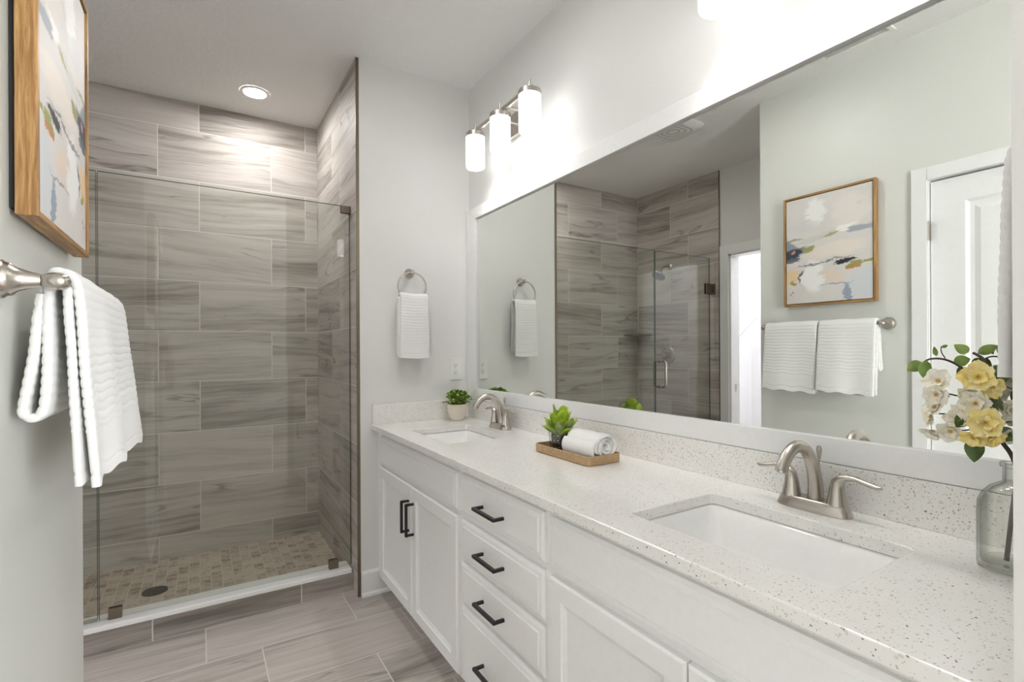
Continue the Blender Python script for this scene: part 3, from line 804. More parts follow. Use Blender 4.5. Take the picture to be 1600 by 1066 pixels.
obj('escutcheon', MB().lathe([(0.082, 0), (0.082, 0.004), (0.074, 0.012), (0.045, 0.017), (0.0, 0.018)], (X8, 3.182, 1.19), 40, (1, 0, 0)), M_nickel, t, smooth=True)
obj('hub', MB().lathe([(0.030, 0.012), (0.028, 0.05), (0.024, 0.066), (0.0, 0.068)], (X8, 3.182, 1.19), 24, (1, 0, 0)), M_nickel, t, smooth=True)
obj('lever', MB().tube([(X8 + 0.052, 3.182, 1.19), (X8 + 0.056, 3.22, 1.192), (X8 + 0.060, 3.275, 1.196)], [0.013, 0.010, 0.007], 14), M_nickel, t, smooth=True)
# corner shelf
cs = MB().prism([(X8, B, 1.378), (X8, B - 0.185, 1.378)] + [(X8 + 0.185 * sin(a), B - 0.185 * cos(a), 1.378) for a in (0.35, 0.7, 1.05, 1.35)] + [(X8 + 0.185, B, 1.378)], (0, 0, 0.016))
o = obj('corner_shelf', cs, plain('dark_stone_shelf', (0.16, 0.15, 0.14), 0.3), bevel=0.003)
tag(o, 'small dark stone corner shelf in the back left corner of the shower', 'shelf')

# ceiling fixtures
def recessed_light(label, x, y, lens):
    t = thing('recessed_light', label, 'ceiling light', (x, y, ZC), 'recessed ceiling lights')
    obj('trim_ring', MB().lathe([(0.076, -0.001), (0.074, -0.006), (0.060, -0.008), (0.056, -0.004), (0.055, -0.001)], (x, y, ZC), 48, caps=False), M_plastic, t, smooth=True)
    obj('lens', MB().lathe([(0.0565, -0.0035), (0.0, -0.0045)], (x, y, ZC), 48, caps=False), lens, t)
recessed_light('round lit recessed light in the shower ceiling', 0.274, 3.229, M_lens)
recessed_light('unseen round recessed light added in the ceiling in front of the vanity drawers', 0.48, 1.62, M_lens_added)  # unseen ceiling light, added for more top light on the vanity
t = thing('exhaust_fan', 'white rounded exhaust fan cover on the ceiling near the shower', 'vent', (-0.10, 2.29, ZC))
lp = []
for ins, z in ((0, -0.0005), (0.003, -0.012), (0.022, -0.022), (0.06, -0.026)):
    lp.append(rrect(-0.265 + ins, 0.065 - ins, 2.13 + ins, 2.46 - ins, 0.09 - ins * 0.6, ZC + z, 8))
obj('cover', MB().loft(lp, cap1=True), M_plastic, t, smooth=40)
fm = MB()
for k in range(3):
    fm.loft([rrect(-0.20 + 0.03 * k, 0.0 - 0.03 * k, 2.195 + 0.03 * k, 2.395 - 0.03 * k, 0.05 - 0.01 * k, ZC - 0.0262, 6), rrect(-0.194 + 0.03 * k, -0.006 - 0.03 * k, 2.201 + 0.03 * k, 2.389 - 0.03 * k, 0.046 - 0.01 * k, ZC - 0.0262, 6)])
obj('grille_slots', fm, plain('shaded_slot', (0.35, 0.35, 0.34), 0.7), t, fix=False)
t = thing('air_register', 'white rectangular air register on the ceiling near the painting wall', 'vent', (-0.06, 1.19, ZC))
m = MB()
for a, b, c, d in ((-0.14, 0.02, 1.03, 1.052), (-0.14, 0.02, 1.325, 1.347), (-0.14, -0.118, 1.052, 1.325), (-0.002, 0.02, 1.052, 1.325)):
    m.box(a, b, c, d, ZC - 0.008, ZC - 0.0005)
obj('frame', m, M_plastic, t, bevel=0.002)
m = MB()
for k in range(8):
    x = -0.112 + k * 0.0145
    m.prism([(x, 1.052, ZC - 0.001), (x + 0.002, 1.052, ZC - 0.001), (x + 0.011, 1.052, ZC - 0.008), (x + 0.009, 1.052, ZC - 0.008)], (0, 0.273, 0))
obj('louvers', m, M_plastic, t)

# ================================================================== VANITY LIGHTS
def vanity_light(label, yc):
    xs = 1.190
    t = thing('vanity_light', label, 'wall light', (W, yc, 2.34), 'three-shade vanity lights')
    obj('backplate', MB().box(W - 0.022, W - 0.0005, yc - 0.108, yc + 0.108, 2.285, 2.400), M_nickel_l, t, bevel=0.004)
    obj('bar', MB().box(xs - 0.005, xs + 0.009, yc - 0.262, yc + 0.262, 2.352, 2.372), M_nickel_l, t, bevel=0.0015)
    for s in (-1, 1):
        obj('arm', MB().box(xs + 0.008, W - 0.02, yc + s * 0.06 - 0.006, yc + s * 0.06 + 0.006, 2.356, 2.368), M_nickel_l, t, bevel=0.001)
    for k in (-1, 0, 1):
        y = yc + k * 0.247
        s = obj('shade', MB().lathe([(0.036, -0.110), (0.039, -0.160), (0.043, -0.1645), (0.0475, -0.158), (0.0480, -0.145), (0.0480, -0.006), (0.046, 0.0), (0.0, 0.0)], (xs, y, 2.338), 40, caps=False), M_shade, t, smooth=60)
        obj('bulb', MB().lathe([(0.0, -0.126), (0.012, -0.125), (0.024, -0.121), (0.0355, -0.112)], (xs, y, 2.338), 28, caps=False), M_bulb, s, smooth=True)
        c = obj('cap', MB().lathe([(0.0485, -0.010), (0.0495, -0.009), (0.0495, 0.010), (0.046, 0.013), (0.0, 0.014)], (xs, y, 2.338), 40, caps=False), M_nickel_l, t, smooth=35)
        obj('finial', MB().lathe([(0.0, 0.010), (0.011, 0.010), (0.011, 0.036), (0.004, 0.037), (0.004, 0.062), (0.0, 0.063)], (xs, y, 2.338), 14), M_nickel_l, c, smooth=35)
    return t
vanity_light('three-shade lit nickel vanity light on the wall beside the end wall', 2.006)
vanity_light('lit vanity light above the near sink, with one shade showing at the top edge', 0.608)

# ================================================================== OUTLET
t = thing('wall_outlet', 'white duplex outlet on the end wall beside the mirror', 'outlet', (1.225, E, 1.145))
obj('cover_plate', MB().box(1.188, 1.262, E - 0.006, E - 0.0004, 1.083, 1.207), M_plastic, t, bevel=0.003)
for z in (1.165, 1.125):
    lp = [(1.225 + 0.0165 * math.copysign(abs(cos(a)) ** 0.6, cos(a)), E - 0.0078, z + 0.0145 * math.copysign(abs(sin(a)) ** 0.8, sin(a))) for a in [2 * pi * k / 28 for k in range(28)]]
    q = obj('receptacle', MB().prism(lp, (0, 0.004, 0)), M_plastic, t)
    m = MB().box(1.2170, 1.2192, E - 0.0084, E - 0.0076, z - 0.001, z + 0.008).box(1.2308, 1.2330, E - 0.0084, E - 0.0076, z, z + 0.007).lathe([(0.0, 0), (0.003, 0), (0.003, 0.0008)], (1.225, E - 0.0084, z - 0.007), 10, (0, 1, 0))
    obj('slots', m, M_dark, q)
obj('screw', MB().lathe([(0.0, 0.0), (0.003, 0.0002), (0.003, 0.001)], (1.225, E - 0.0068, 1.145), 10, (0, 1, 0)), M_nickel_l, t)

# ================================================================== TOWELS
def resample(pts, n):
    d = [0.0]
    for a, b in zip(pts, pts[1:]): d.append(d[-1] + (Vector(b) - Vector(a)).length)
    out = []
    for i in range(n):
        q = d[-1] * i / (n - 1); k = 0
        while k < len(d) - 2 and d[k + 1] < q: k += 1
        f = (q - d[k]) / max(1e-9, d[k + 1] - d[k])
        out.append(Vector(pts[k]).lerp(Vector(pts[k + 1]), f))
    return out, d[-1]
def smooth_path(p, it=3):
    for _ in range(it):
        q = [p[0]]
        for a, b in zip(p, p[1:]): q += [a.lerp(b, 0.25), a.lerp(b, 0.75)]
        q.append(p[-1]); p = q
    return p
def rib(s, period, total, hem0, hem1):
    """terry rib profile along the length, flat near the two hems"""
    if s < hem0 or s > total - hem1:
        e_ = min(s, total - s)
        return -0.35 if abs(e_ - 0.022) < 0.003 else 0.15
    x = (s / period) % 1.0
    return (abs(sin(pi * x)) ** 0.45) - 0.35
def towel_sheet(path2d, width, thick, period=0.0165, amp=0.0028, hem0=0.0, hem1=0.10, nu=26, wfun=None, ofun=None, step=0.0022):
    """sheet swept: path2d = (outward, z) polyline, width axis = y. Closed shell with ribbed faces and edges."""
    P = smooth_path([Vector((a, 0, b)) for a, b in path2d], 2)
    total = sum((b - a).length for a, b in zip(P, P[1:]))
    n = max(20, int(total / step))
    P, total = resample(P, n)
    N = []
    for i in range(n):
        tg = (P[min(n - 1, i + 1)] - P[max(0, i - 1)]).normalized()
        N.append(Vector((tg.z, 0, -tg.x)))
    # cross-section ring: top side then bottom side with rounded edges
    prof = []
    for j in range(nu):
        prof.append((-1 + 2 * j / (nu - 1), 1))
    for j in range(1, 4): prof.append((1, cos(pi * j / 4)))
    for j in range(nu): prof.append((1 - 2 * j / (nu - 1), -1))
    for j in range(1, 4): prof.append((-1, -cos(pi * j / 4)))
    loops = []
    for i in range(n):
        s = total * i / (n - 1)
        r = rib(s, period, total, hem0, hem1) * amp
        lp = []
        hw = width / 2 * (wfun(s / total) if wfun else 1.0)
        for (a, b) in prof:
            e_ = sqrt(max(0, 1 - b * b)) * thick * 0.5
            y = a * (hw + e_ + r)
            off = b * (thick / 2 + r)
            p = P[i] + N[i] * off
            o_ = ofun(s, total, a) if ofun else Vector((0, 0, 0))
            w_ = (mnoise.noise(Vector((y * 14, s * 9, thick * 50))) * 0.0025)
            lp.append((p.x + o_.x + w_ * N[i].x, y + o_.y, p.z + o_.z + w_ * N[i].z))
        loops.append(lp)
    return MB().loft(loops, True, True)

def ring_and_towel(at, rot, l_ring, l_towel):
    """towel ring mounted at `at`; wall normal is local -y"""
    t = thing('towel_ring', l_ring, 'towel ring', (0, 0, 0), 'towel rings')
    obj('mount', MB().lathe([(0.026, 0.0005), (0.026, 0.004), (0.021, 0.010), (0.014, 0.020), (0.011, 0.034), (0.013, 0.044), (0.013, 0.054), (0.008, 0.060), (0.0, 0.061)], (0, 0, 0), 24, (0, -1, 0)), M_nickel, t, smooth=True)
    R = 0.078
    obj('ring', MB().tube([(R * cos(a), -0.048, -R + R * sin(a)) for a in [2 * pi * k / 56 for k in range(56)]], 0.0042, 10, closed=True), M_nickel, t, smooth=True)
    t.location = at; t.rotation_euler = (0, 0, rot)
    tw = thing('hand_towel', l_towel, 'towel', (0, 0, 0), 'hand towels on rings')
    def build(front, zb, shift, wscale, thick):
        path = [(0.032, zb + 0.02), (0.030, -0.20), (0.028, -0.13), (0.036, -0.119), (0.048, -0.114), (0.060, -0.118), (0.068, -0.132), (0.070, -0.20), (0.074, front)]
        m = towel_sheet(path, 0.142, thick, period=0.0155, amp=0.0017, hem0=0.06, hem1=0.075, nu=18,
                        wfun=lambda u: wscale * (0.985 + 0.20 * abs(u - 0.46)),
                        ofun=lambda s, tt, a: Vector((0, shift + 0.0, 0.004 * abs(a) - 0.0035)))
        m.v = [(y, -x, z) for x, y, z in m.v]
        return m
    obj('outer_fold', build(-0.452, -0.44, 0.004, 1.0, 0.011), M_terry, tw, smooth=80)
    def inner():
        path = [(0.044, -0.43), (0.044, -0.20), (0.044, -0.142), (0.052, -0.137), (0.057, -0.148), (0.057, -0.20), (0.056, -0.446)]
        m = towel_sheet(path, 0.140, 0.009, period=0.0155, amp=0.0015, hem0=0.06, hem1=0.075, nu=14, wfun=lambda u: 0.985 + 0.20 * abs(u - 0.5), ofun=lambda s, tt, a: Vector((0, -0.006, 0)))
        m.v = [(y, -x, z) for x, y, z in m.v]
        return m
    obj('inner_fold', inner(), M_terry, tw, smooth=80)
    tw.location = at; tw.rotation_euler = (0, 0, rot)
ring_and_towel((0.955, E, 1.664), 0, 'brushed nickel towel ring on the end wall', 'white ribbed hand towel hanging from the ring on the end wall')
ring_and_towel((1.072, NY, 1.664), pi, 'towel ring behind the right-hand wall edge, holding the towel above the flowers', 'white hand towel seen edge-on above the flower bottle at the right')

# towel bar on the painting wall
BX, BZ = L + 0.068, 1.374
t = thing('towel_bar', 'brushed nickel towel bar below the painting', 'towel bar', (L, 1.42, BZ))
for y, s in ((1.118, 1), (1.722, -1)):
    obj('post', MB().lathe([(0.031, 0.0005), (0.031, 0.005), (0.0285, 0.008), (0.0275, 0.010), (0.0265, 0.015), (0.020, 0.022), (0.0150, 0.034), (0.0115, 0.048), (0.0100, 0.0515)], (L, y, BZ), 32, (1, 0, 0)), M_nickel, t, smooth=25)
    obj('finial', MB().lathe([(0.0090, 0.0515), (0.0112, 0.053), (0.0135, 0.060), (0.0150, 0.068), (0.0150, 0.074), (0.0130, 0.081), (0.0085, 0.087), (0.0, 0.0895)], (L, y, BZ), 28, (1, 0, 0)), M_nickel, t, smooth=True)
obj('rail', MB().tube([(BX, 1.118, BZ), (BX, 1.722, BZ)], 0.008, 16), M_nickel, t, smooth=True)

def bath_towel(label, y0, y1, flare, zf, zb, inner_shift):
    yc = (y0 + y1) / 2
    t = thing('bath_towel', label, 'towel', (BX, yc, 1.0), 'bath towels on the bar')
    z = BZ
    # outer fold: from the looped back, over the bar, down the front
    back = [(-0.022, z - 0.02), (-0.030, z - 0.10), (-0.045, zb + 0.03), (-0.047, zb + 0.010), (-0.036, zb), (-0.022, zb + 0.006), (-0.017, zb + 0.03), (-0.015, z - 0.10), (-0.014, z - 0.01)]
    over = [(-0.012, z + 0.016), (0.0, z + 0.022), (0.014, z + 0.018), (0.024, z + 0.002)]
    front = [(0.027, z - 0.03), (0.0285, z - 0.12), (0.032, z - 0.25), (0.037, zf)]
    def fl(s, tt, a):
        q = max(0.0, (s / tt - 0.55) / 0.45)
        yy = (a + 1) / 2
        return Vector((flare * q * (0.25 + 0.75 * yy) + 0.006 * q * sin(a * 4.0), 0, 0.012 * q * yy + 0.004 * q * sin(a * 9)))
    m = towel_sheet(back + over + front, (y1 - y0) - 0.012, 0.013, period=0.0175, amp=0.0019, hem0=0.03, hem1=0.095, nu=30, ofun=fl)
    m.v = [(BX + a, yc + b, c) for a, b, c in m.v]
    obj('outer_fold', m, M_terry, t, smooth=80)
    inn = [(0.009, z - 0.30), (0.0095, z - 0.04), (0.0115, z - 0.014), (0.0150, z - 0.018), (0.0155, z - 0.05), (0.0170, z - 0.14), (0.0205, z - 0.25), (0.023, zf + 0.012)]
    inn = [(0.0135, z - 0.006), (0.0140, z - 0.05), (0.0150, z - 0.14), (0.0185, z - 0.25), (0.022, zf + 0.004)]
    def fl2(s, tt, a):
        q = max(0.0, (s / tt - 0.2) / 0.8); yy = (a + 1) / 2
        return Vector((flare * 0.75 * q * (0.25 + 0.75 * yy), inner_shift, 0.012 * q * yy))
    m = towel_sheet(inn, (y1 - y0) - 0.022, 0.011, period=0.0175, amp=0.0018, hem0=0.0, hem1=0.095, nu=24, ofun=fl2)
    m.v = [(BX + a, yc + b, c) for a, b, c in m.v]
    obj('inner_fold', m, M_terry, t, smooth=80)
bath_towel('white ribbed bath towel on the end of the bar nearest the camera', 1.138, 1.404, 0.030, 1.018, 1.142, -0.010)
bath_towel('white ribbed bath towel on the far end of the bar, nearer the shower', 1.412, 1.700, 0.034, 1.012, 1.150, -0.004)

# ================================================================== PAINTING
PY0, PY1, PZ0, PZ1 = 1.158, 1.622, 1.489, 2.104
t = thing('framed_painting', 'abstract painting in a deep oak frame above the towel bar', 'painting', (L, 1.39, PZ0))
fx_b, fx_f = L + 0.010, L + 0.040
fw_ = 0.011
obj('backing', MB().box(L + 0.001, fx_b + 0.004, PY0 + 0.012, PY1 - 0.012, PZ0 + 0.012, PZ1 - 0.012), M_dark, t)
for (a, b, c, d, mt, nm) in ((PY0, PY0 + fw_, PZ0, PZ1, M_oak_v, 'frame_stile'), (PY1 - fw_, PY1, PZ0, PZ1, M_oak_v, 'frame_stile'), (PY0 + fw_, PY1 - fw_, PZ0, PZ0 + fw_, M_oak_h, 'frame_rail'), (PY0 + fw_, PY1 - fw_, PZ1 - fw_, PZ1, M_oak_h, 'frame_rail')):
    obj(nm, MB().box(fx_b, fx_f, a, b, c, d), mt, t, bevel=0.001)
obj('canvas', MB().box(fx_b + 0.004, fx_f - 0.005, PY0 + fw_ + 0.004, PY1 - fw_ - 0.004, PZ0 + fw_ + 0.004, PZ1 - fw_ - 0.004), M_art, t)

# ================================================================== POTTED PLANT
def leaf(mb, o, d, up, ln, wd, cup=0.15, bend=0.2, n=5, thick=0.0):
    """leaf blade from o along d; width across, bending away from up"""
    o = Vector(o); d = Vector(d).normalized(); up = Vector(up)
    sd = d.cross(up)
    if sd.length < 1e-5: sd = d.cross(Vector((1, 0.3, 0.2)))
    sd.normalize(); nr = sd.cross(d).normalized()
    rows = []
    for i in range(n + 1):
        u = i / n
        w = wd * (sin(pi * min(1, u ** 0.8)) ** 0.75) * 0.5 if 0 < i < n else wd * 0.03
        c = o + d * (ln * u) - nr * (bend * ln * u * u)
        rows.append([c - sd * w + nr * (cup * w), c, c + sd * w + nr * (cup * w)])
    vs = [p for r in rows for p in r]
    fs = []
    for i in range(n):
        for k in range(2): fs.append((i * 3 + k, i * 3 + k + 1, i * 3 + k + 4, i * 3 + k + 3))
    if thick:
        m = len(vs); vs2 = [p - nr * thick for p in vs]
        fs2 = [tuple(m + q for q in f[::-1]) for f in fs]
        vs += vs2; fs += fs2
    mb.add(vs, fs)

pc = Vector((1.186, 2.470, ZK))
t = thing('potted_plant', 'small bushy green plant in a round cream stone pot in the counter corner', 'potted plant', pc)
obj('pot', MB().lathe([(0.0, 0.0), (0.028, 0.0), (0.034, 0.003), (0.044, 0.020), (0.052, 0.045), (0.0545, 0.066), (0.0535, 0.084), (0.0510, 0.088), (0.0485, 0.086), (0.0485, 0.076), (0.0, 0.076)], pc, 40), M_pot, t, smooth=50)
obj('soil', MB().lathe([(0.048, 0.078), (0.036, 0.083), (0.0, 0.086)], pc, 24), M_soil, t, smooth=True)
stm, fol = MB(), MB()
rg = random.Random(3)
for k in range(110):
    az = rg.uniform(0, 2 * pi); el = rg.uniform(0.05, 1.0) ** 0.7
    tip = Vector((cos(az) * el * 0.074, sin(az) * el * 0.074, 0.084 + 0.072 * sqrt(max(0, 1 - (el * 0.82) ** 2)) * rg.uniform(0.75, 1.08)))
    if el > 0.85 and rg.random() < 0.5: tip.z -= rg.uniform(0.0, 0.045); tip.x *= 1.1; tip.y *= 1.1
    root = Vector((cos(az) * el * 0.028, sin(az) * el * 0.028, 0.080))
    midp = root.lerp(tip, 0.55) + Vector((0, 0, 0.012))
    pts = smooth_path([pc + root, pc + midp, pc + tip], 2)
    stm.tube(pts, 0.0008, 4, caps=False)
    n = len(pts)
    for j in range(2, n):
        p = pts[j]; tg = (pts[j] - pts[j - 1]).normalized()
        for s in (0, 1):
            a = rg.uniform(0, 2 * pi)
            sd = Vector((cos(a), sin(a), 0.5)).normalized()
            dd = (tg * 0.6 + sd * 0.9)
            leaf(fol, p, dd, (0, 0, 1), rg.uniform(0.010, 0.016), rg.uniform(0.007, 0.0105), 0.25, 0.2, 4)
obj('stems', stm, M_leaf_dark, t)
obj('foliage', fol, M_leaf_small, t, smooth=True, fix=False)

# ================================================================== TRAY, SUCCULENT, ROLLED TOWEL
TX0, TX1, TY0, TY1 = 1.066, 1.212, 1.248, 1.556
tl = []
for ins, z in ((0.004, 0.0), (0.0, 0.002), (-0.001, 0.030), (0.001, 0.032), (0.004, 0.031), (0.005, 0.008), (0.008, 0.006)):
    tl.append(rrect(TX0 + ins, TX1 - ins, TY0 + ins, TY1 - ins, 0.016, ZK + z, 6))
o = obj('tray', MB().loft(tl, True, True), M_tray, smooth=40)
tag(o, 'tan cork-like rectangular tray on the counter between the sinks', 'tray')

sc_ = Vector((SUC_X, SUC_Y, ZK + 0.0065))
t = thing('succulent', 'bright green broad-leaved succulent in a black patterned pot on the tray', 'potted plant', sc_)
obj('pot', MB().lathe([(0.0, 0.0), (0.0285, 0.0), (0.0300, 0.002), (0.0348, 0.060), (0.0348, 0.064), (0.0325, 0.064), (0.0320, 0.056), (0.0, 0.056)], sc_, 36), M_sucpot, t, smooth=40)
obj('soil', MB().lathe([(0.0318, 0.0565), (0.015, 0.059), (0.0, 0.059)], sc_, 20), M_soil, t)
def fat_leaf(o, az, tilt, ln, wd, th):
    m = MB(); n, k = 24, 14
    d = Vector((cos(az) * sin(tilt), sin(az) * sin(tilt), cos(tilt)))
    sd = Vector((-sin(az), cos(az), 0)); nr = sd.cross(d)
    loops = []
    for i in range(n + 1):
        u = i / n
        if u < 0.70: w = 0.20 + 0.80 * (0.5 - 0.5 * cos(pi * u / 0.70))
        else: w = sqrt(max(0.0, 1 - ((u - 0.70) / 0.30) ** 2))
        w = max(w, 0.02) * wd / 2; h = th / 2 * max(0.12, min(1, sin(pi * min(0.98, max(0.06, u))) ** 0.4)) * (w / (wd / 2)) ** 0.3
        c = o + d * (ln * u) + nr * (ln * 0.10 * u * u)
        loops.append([c + sd * (w * cos(2 * pi * q / k)) + nr * (h * sin(2 * pi * q / k) - 0.10 * w * cos(2 * pi * q / k) ** 2 * -1) for q in range(k)])
    return m.loft(loops, True, True)
for (az, ti, ln, wd) in ((0.3, 0.10, 0.092, 0.040), (2.4, 0.12, 0.098, 0.042), (4.4, 0.22, 0.086, 0.038), (5.5, 0.30, 0.082, 0.036), (1.3, 0.34, 0.082, 0.036), (3.3, 0.36, 0.080, 0.034), (4.9, 0.58, 0.074, 0.033), (3.9, 0.62, 0.055, 0.031), (2.6, 0.62, 0.076, 0.033), (0.7, 0.66, 0.074, 0.032), (1.9, 0.74, 0.070, 0.030), (5.9, 0.72, 0.072, 0.030), (3.2, 0.86, 0.068, 0.026), (4.5, 0.98, 0.064, 0.020), (1.2, 0.95, 0.066, 0.024), (2.3, 1.0, 0.064, 0.022)):
    obj('leaf', fat_leaf(sc_ + Vector((0, 0, 0.050)), az, ti * 0.92, ln * 1.30, wd * 1.30, 0.011), M_leaf_succ, t, smooth=True)
tb = Vector((SUC_X, SUC_Y, ZK + 0.0063))
o = obj('glass_tumbler', MB().lathe([(0.0365, 0.0), (0.0400, 0.035), (0.0455, 0.085), (0.0500, 0.117), (0.0510, 0.118), (0.0510, 0.116), (0.0468, 0.085), (0.0413, 0.035), (0.0378, 0.0)], tb, 48, caps=False), M_tumbler, smooth=40)
tag(o, 'clear flared glass tumbler standing on the tray around the succulent pot', 'tumbler')

# rolled towel, swirl end toward the camera
def rolled_towel():
    cx_, cz_ = 1.150, ZK + 0.007 + 0.0485
    ya, yb = 1.250, 1.412
    t = thing('rolled_towel', 'rolled white towel with its swirl end facing out on the tray', 'towel', (cx_, (ya + yb) / 2, ZK + 0.007))
    th = 0.011; turns = 2.9; n = 190
    cen = []
    for i in range(n):
        u = i / (n - 1); a = u * turns * 2 * pi
        r = 0.0085 + (0.0425 - 0.0085) * u
        cen.append((a, r))
    a_end = cen[-1][0]
    rot = radians(205) - a_end          # outer flap ends low on the camera side
    m = MB(); loops = []
    W8 = 16
    for i, (a, r) in enumerate(cen):
        an = a + rot
        wob = 0.0016 * mnoise.noise(Vector((a * 0.9, 3.1, 0)))
        rad = Vector((cos(an) * 1.10, 0, sin(an) * 0.99))
        c = Vector((cx_, 0, cz_)) + rad * (r + wob)
        rn = rad.normalized()
        tt = th * (0.5 if i in (0, n - 1) else 1.0) * 0.5
        din = 0.004 * sin(a * 1.3) + 0.003 * mnoise.noise(Vector((a * 0.7, 9, 2))) + 0.006 * (i / n - 0.6)
        lp = []
        for j in range(W8):
            v = j / (W8 - 1)
            y = (ya - din) + (yb + din - (ya - din)) * v
            rb_ = 0.0007 * sin(y * 2 * pi / 0.014) + 0.0012 * mnoise.noise(Vector((y * 25, a, 0)))
            lp.append(tuple(c + rn * (tt * (1.0 if 0 < j < W8 - 1 else 0.45) + rb_) + Vector((0, y, 0))))
        for j in range(W8 - 1, -1, -1):
            v = j / (W8 - 1)
            y = (ya - din) + (yb + din - (ya - din)) * v
            lp.append(tuple(c - rn * (tt * (1.0 if 0 < j < W8 - 1 else 0.45)) + Vector((0, y, 0))))
        loops.append(lp)
    m.loft(loops, True, True)
    obj('roll', m, M_terry, t, smooth=80)
    # folded flap along the low front side of the roll
    P = [(cx_ - 0.048, cz_ + 0.018), (cx_ - 0.0595, cz_ + 0.002), (cx_ - 0.0600, cz_ - 0.018), (cx_ - 0.0520, cz_ - 0.036), (cx_ - 0.036, cz_ - 0.043)]
    m = towel_sheet([(a, b) for a, b in P], 0.158, 0.010, period=0.5, amp=0.0, hem0=0, hem1=0, nu=22)
    m.v = [(x, y + (ya + yb) / 2 + 0.004, z) for x, y, z in m.v]
    obj('outer_flap', m, M_terry, t, smooth=80)
rolled_towel()

# ================================================================== BOTTLE AND FLOWERS
bc = Vector((1.190, 0.272, ZK))
t = thing('glass_bottle', 'clear square-shouldered glass bottle holding flowers at the right end of the counter', 'bottle', bc)
def sq_loop(r, z, e):
    pts = []
    for k in range(48):
        a = 2 * pi * k / 48; ca, sa = cos(a), sin(a)
        pts.append((bc.x + r * math.copysign(abs(ca) ** e, ca), bc.y + r * math.copysign(abs(sa) ** e, sa), bc.z + z))
    return pts
out = [(0.040, 0.0005, 0.55), (0.0475, 0.004, 0.5), (0.0485, 0.012, 0.5), (0.0485, 0.100, 0.5), (0.0475, 0.118, 0.52), (0.0430, 0.132, 0.58), (0.0340, 0.143, 0.7), (0.0240, 0.149, 0.9), (0.0190, 0.152, 1.0), (0.0185, 0.172, 1.0), (0.0185, 0.176, 1.0), (0.0225, 0.178, 1.0), (0.0225, 0.184, 1.0), (0.0200, 0.185, 1.0)]
inn = [(0.0160, 0.184, 1.0), (0.0155, 0.172, 1.0), (0.0160, 0.152, 1.0), (0.0215, 0.146, 0.9), (0.0310, 0.140, 0.7), (0.0395, 0.129, 0.58), (0.0440, 0.116, 0.52), (0.0448, 0.100, 0.5), (0.0448, 0.018, 0.5), (0.0430, 0.013, 0.5), (0.030, 0.012, 0.6)]
obj('body', MB().loft([sq_loop(r, z, e_) for r, z, e_ in out + inn], True, True), M_bottle, t, smooth=60)

def blossom(parent, o, d, size, mat, seed, n=6):
    r_ = random.Random(seed); o = Vector(o); d = Vector(d).normalized()
    t0 = d.cross(Vector((0.31, 0.2, 0.9))).normalized(); t1 = d.cross(t0)
    m = MB()
    for layer in (0, 1):
        for k in range(n - layer):
            a = 2 * pi * (k + 0.5 * layer) / (n - layer) + r_.uniform(-.15, .15)
            ra = t0 * cos(a) + t1 * sin(a)
            open_ = (0.95 if layer == 0 else 0.55) + r_.uniform(-.12, .12)
            dd = (ra * sin(open_) + d * cos(open_)).normalized()
            sd = d.cross(ra).normalized()
            nr = dd.cross(sd).normalized()
            ln = size * (1.0 if layer == 0 else 0.72) * r_.uniform(0.9, 1.1); wd = ln * 0.85
            nu_, nv_ = 7, 7
            base = len(m.v)
            vs = []
            for i in range(nu_):
                u = i / (nu_ - 1)
                w = wd * 0.5 * (0.22 + 0.78 * sin(pi * 0.5 * min(1, u * 1.35)) ** 1.3) * (1.0 if u < 0.82 else (1 - ((u - 0.82) / 0.18) ** 2 * 0.45))
                for j in range(nv_):
                    v = -1 + 2 * j / (nv_ - 1)
                    ruff = 0.06 * ln * u * u * sin(v * 7 + k * 2.1 + seed)
                    p = o + dd * (ln * (u - 0.10 * v * v * u)) + sd * (w * v) + nr * (ruff - 0.22 * ln * u * u + 0.10 * ln * v * v * u)
                    vs.append(p)
            fs = [(i * nv_ + j, i * nv_ + j + 1, (i + 1) * nv_ + j + 1, (i + 1) * nv_ + j) for i in range(nu_ - 1) for j in range(nv_ - 1)]
            m.add(vs, fs)
    b = obj('blossom', m, mat, parent, smooth=True, fix=False)
    s = MB()
    for k in range(9):
        a = 2 * pi * k / 9; q = o + (t0 * cos(a) + t1 * sin(a)) * size * 0.09
        s.tube([o + d * size * 0.02, q + d * size * 0.28], 0.0007, 4)
        s.lathe([(0.0, -0.0012), (0.0014, 0), (0.0, 0.0012)], q + d * size * 0.28, 6, d)
    obj('stamens', s, M_stamen, b)
def twig(mb, pts, r0_, r1_):
    p = smooth_path([Vector(q) for q in pts], 3)
    mb.tube(p, [r0_ + (r1_ - r0_) * i / (len(p) - 1) for i in range(len(p))], 7)
def big_leaf(parent, o, d, up, ln, wd, mat, bend=0.25):
    m = MB(); leaf(m, o, d, up, ln, wd, 0.35, bend, 8); obj('leaf', m, mat, parent, smooth=True, fix=False)
VIEW = Vector((-0.80, -0.28, 0.0))
# branch with yellow blossoms
t = thing('flowering_branch', 'brown branch with pale yellow blossoms and dark leaves standing in the glass bottle', 'flowers', (bc.x, bc.y, ZK + 0.02), 'flowering branches in the bottle')
m = MB()
twig(m, [(1.200, 0.262, ZK + 0.016), (1.196, 0.268, 1.0), (1.190, 0.275, 1.065), (1.165, 0.290, 1.10), (1.155, 0.300, 1.14), (1.16, 0.300, 1.20), (1.165, 0.306, 1.235), (1.175, 0.325, 1.246)], 0.0042, 0.0022)
twig(m, [(1.160, 0.296, 1.115), (1.140, 0.300, 1.118), (1.120, 0.302, 1.128)], 0.002, 0.0014)
twig(m, [(1.158, 0.300, 1.16), (1.15, 0.305, 1.19), (1.135, 0.312, 1.205)], 0.002, 0.0014)
twig(m, [(1.165, 0.290, 1.10), (1.14, 0.300, 1.098), (1.125, 0.308, 1.098)], 0.002, 0.0013)
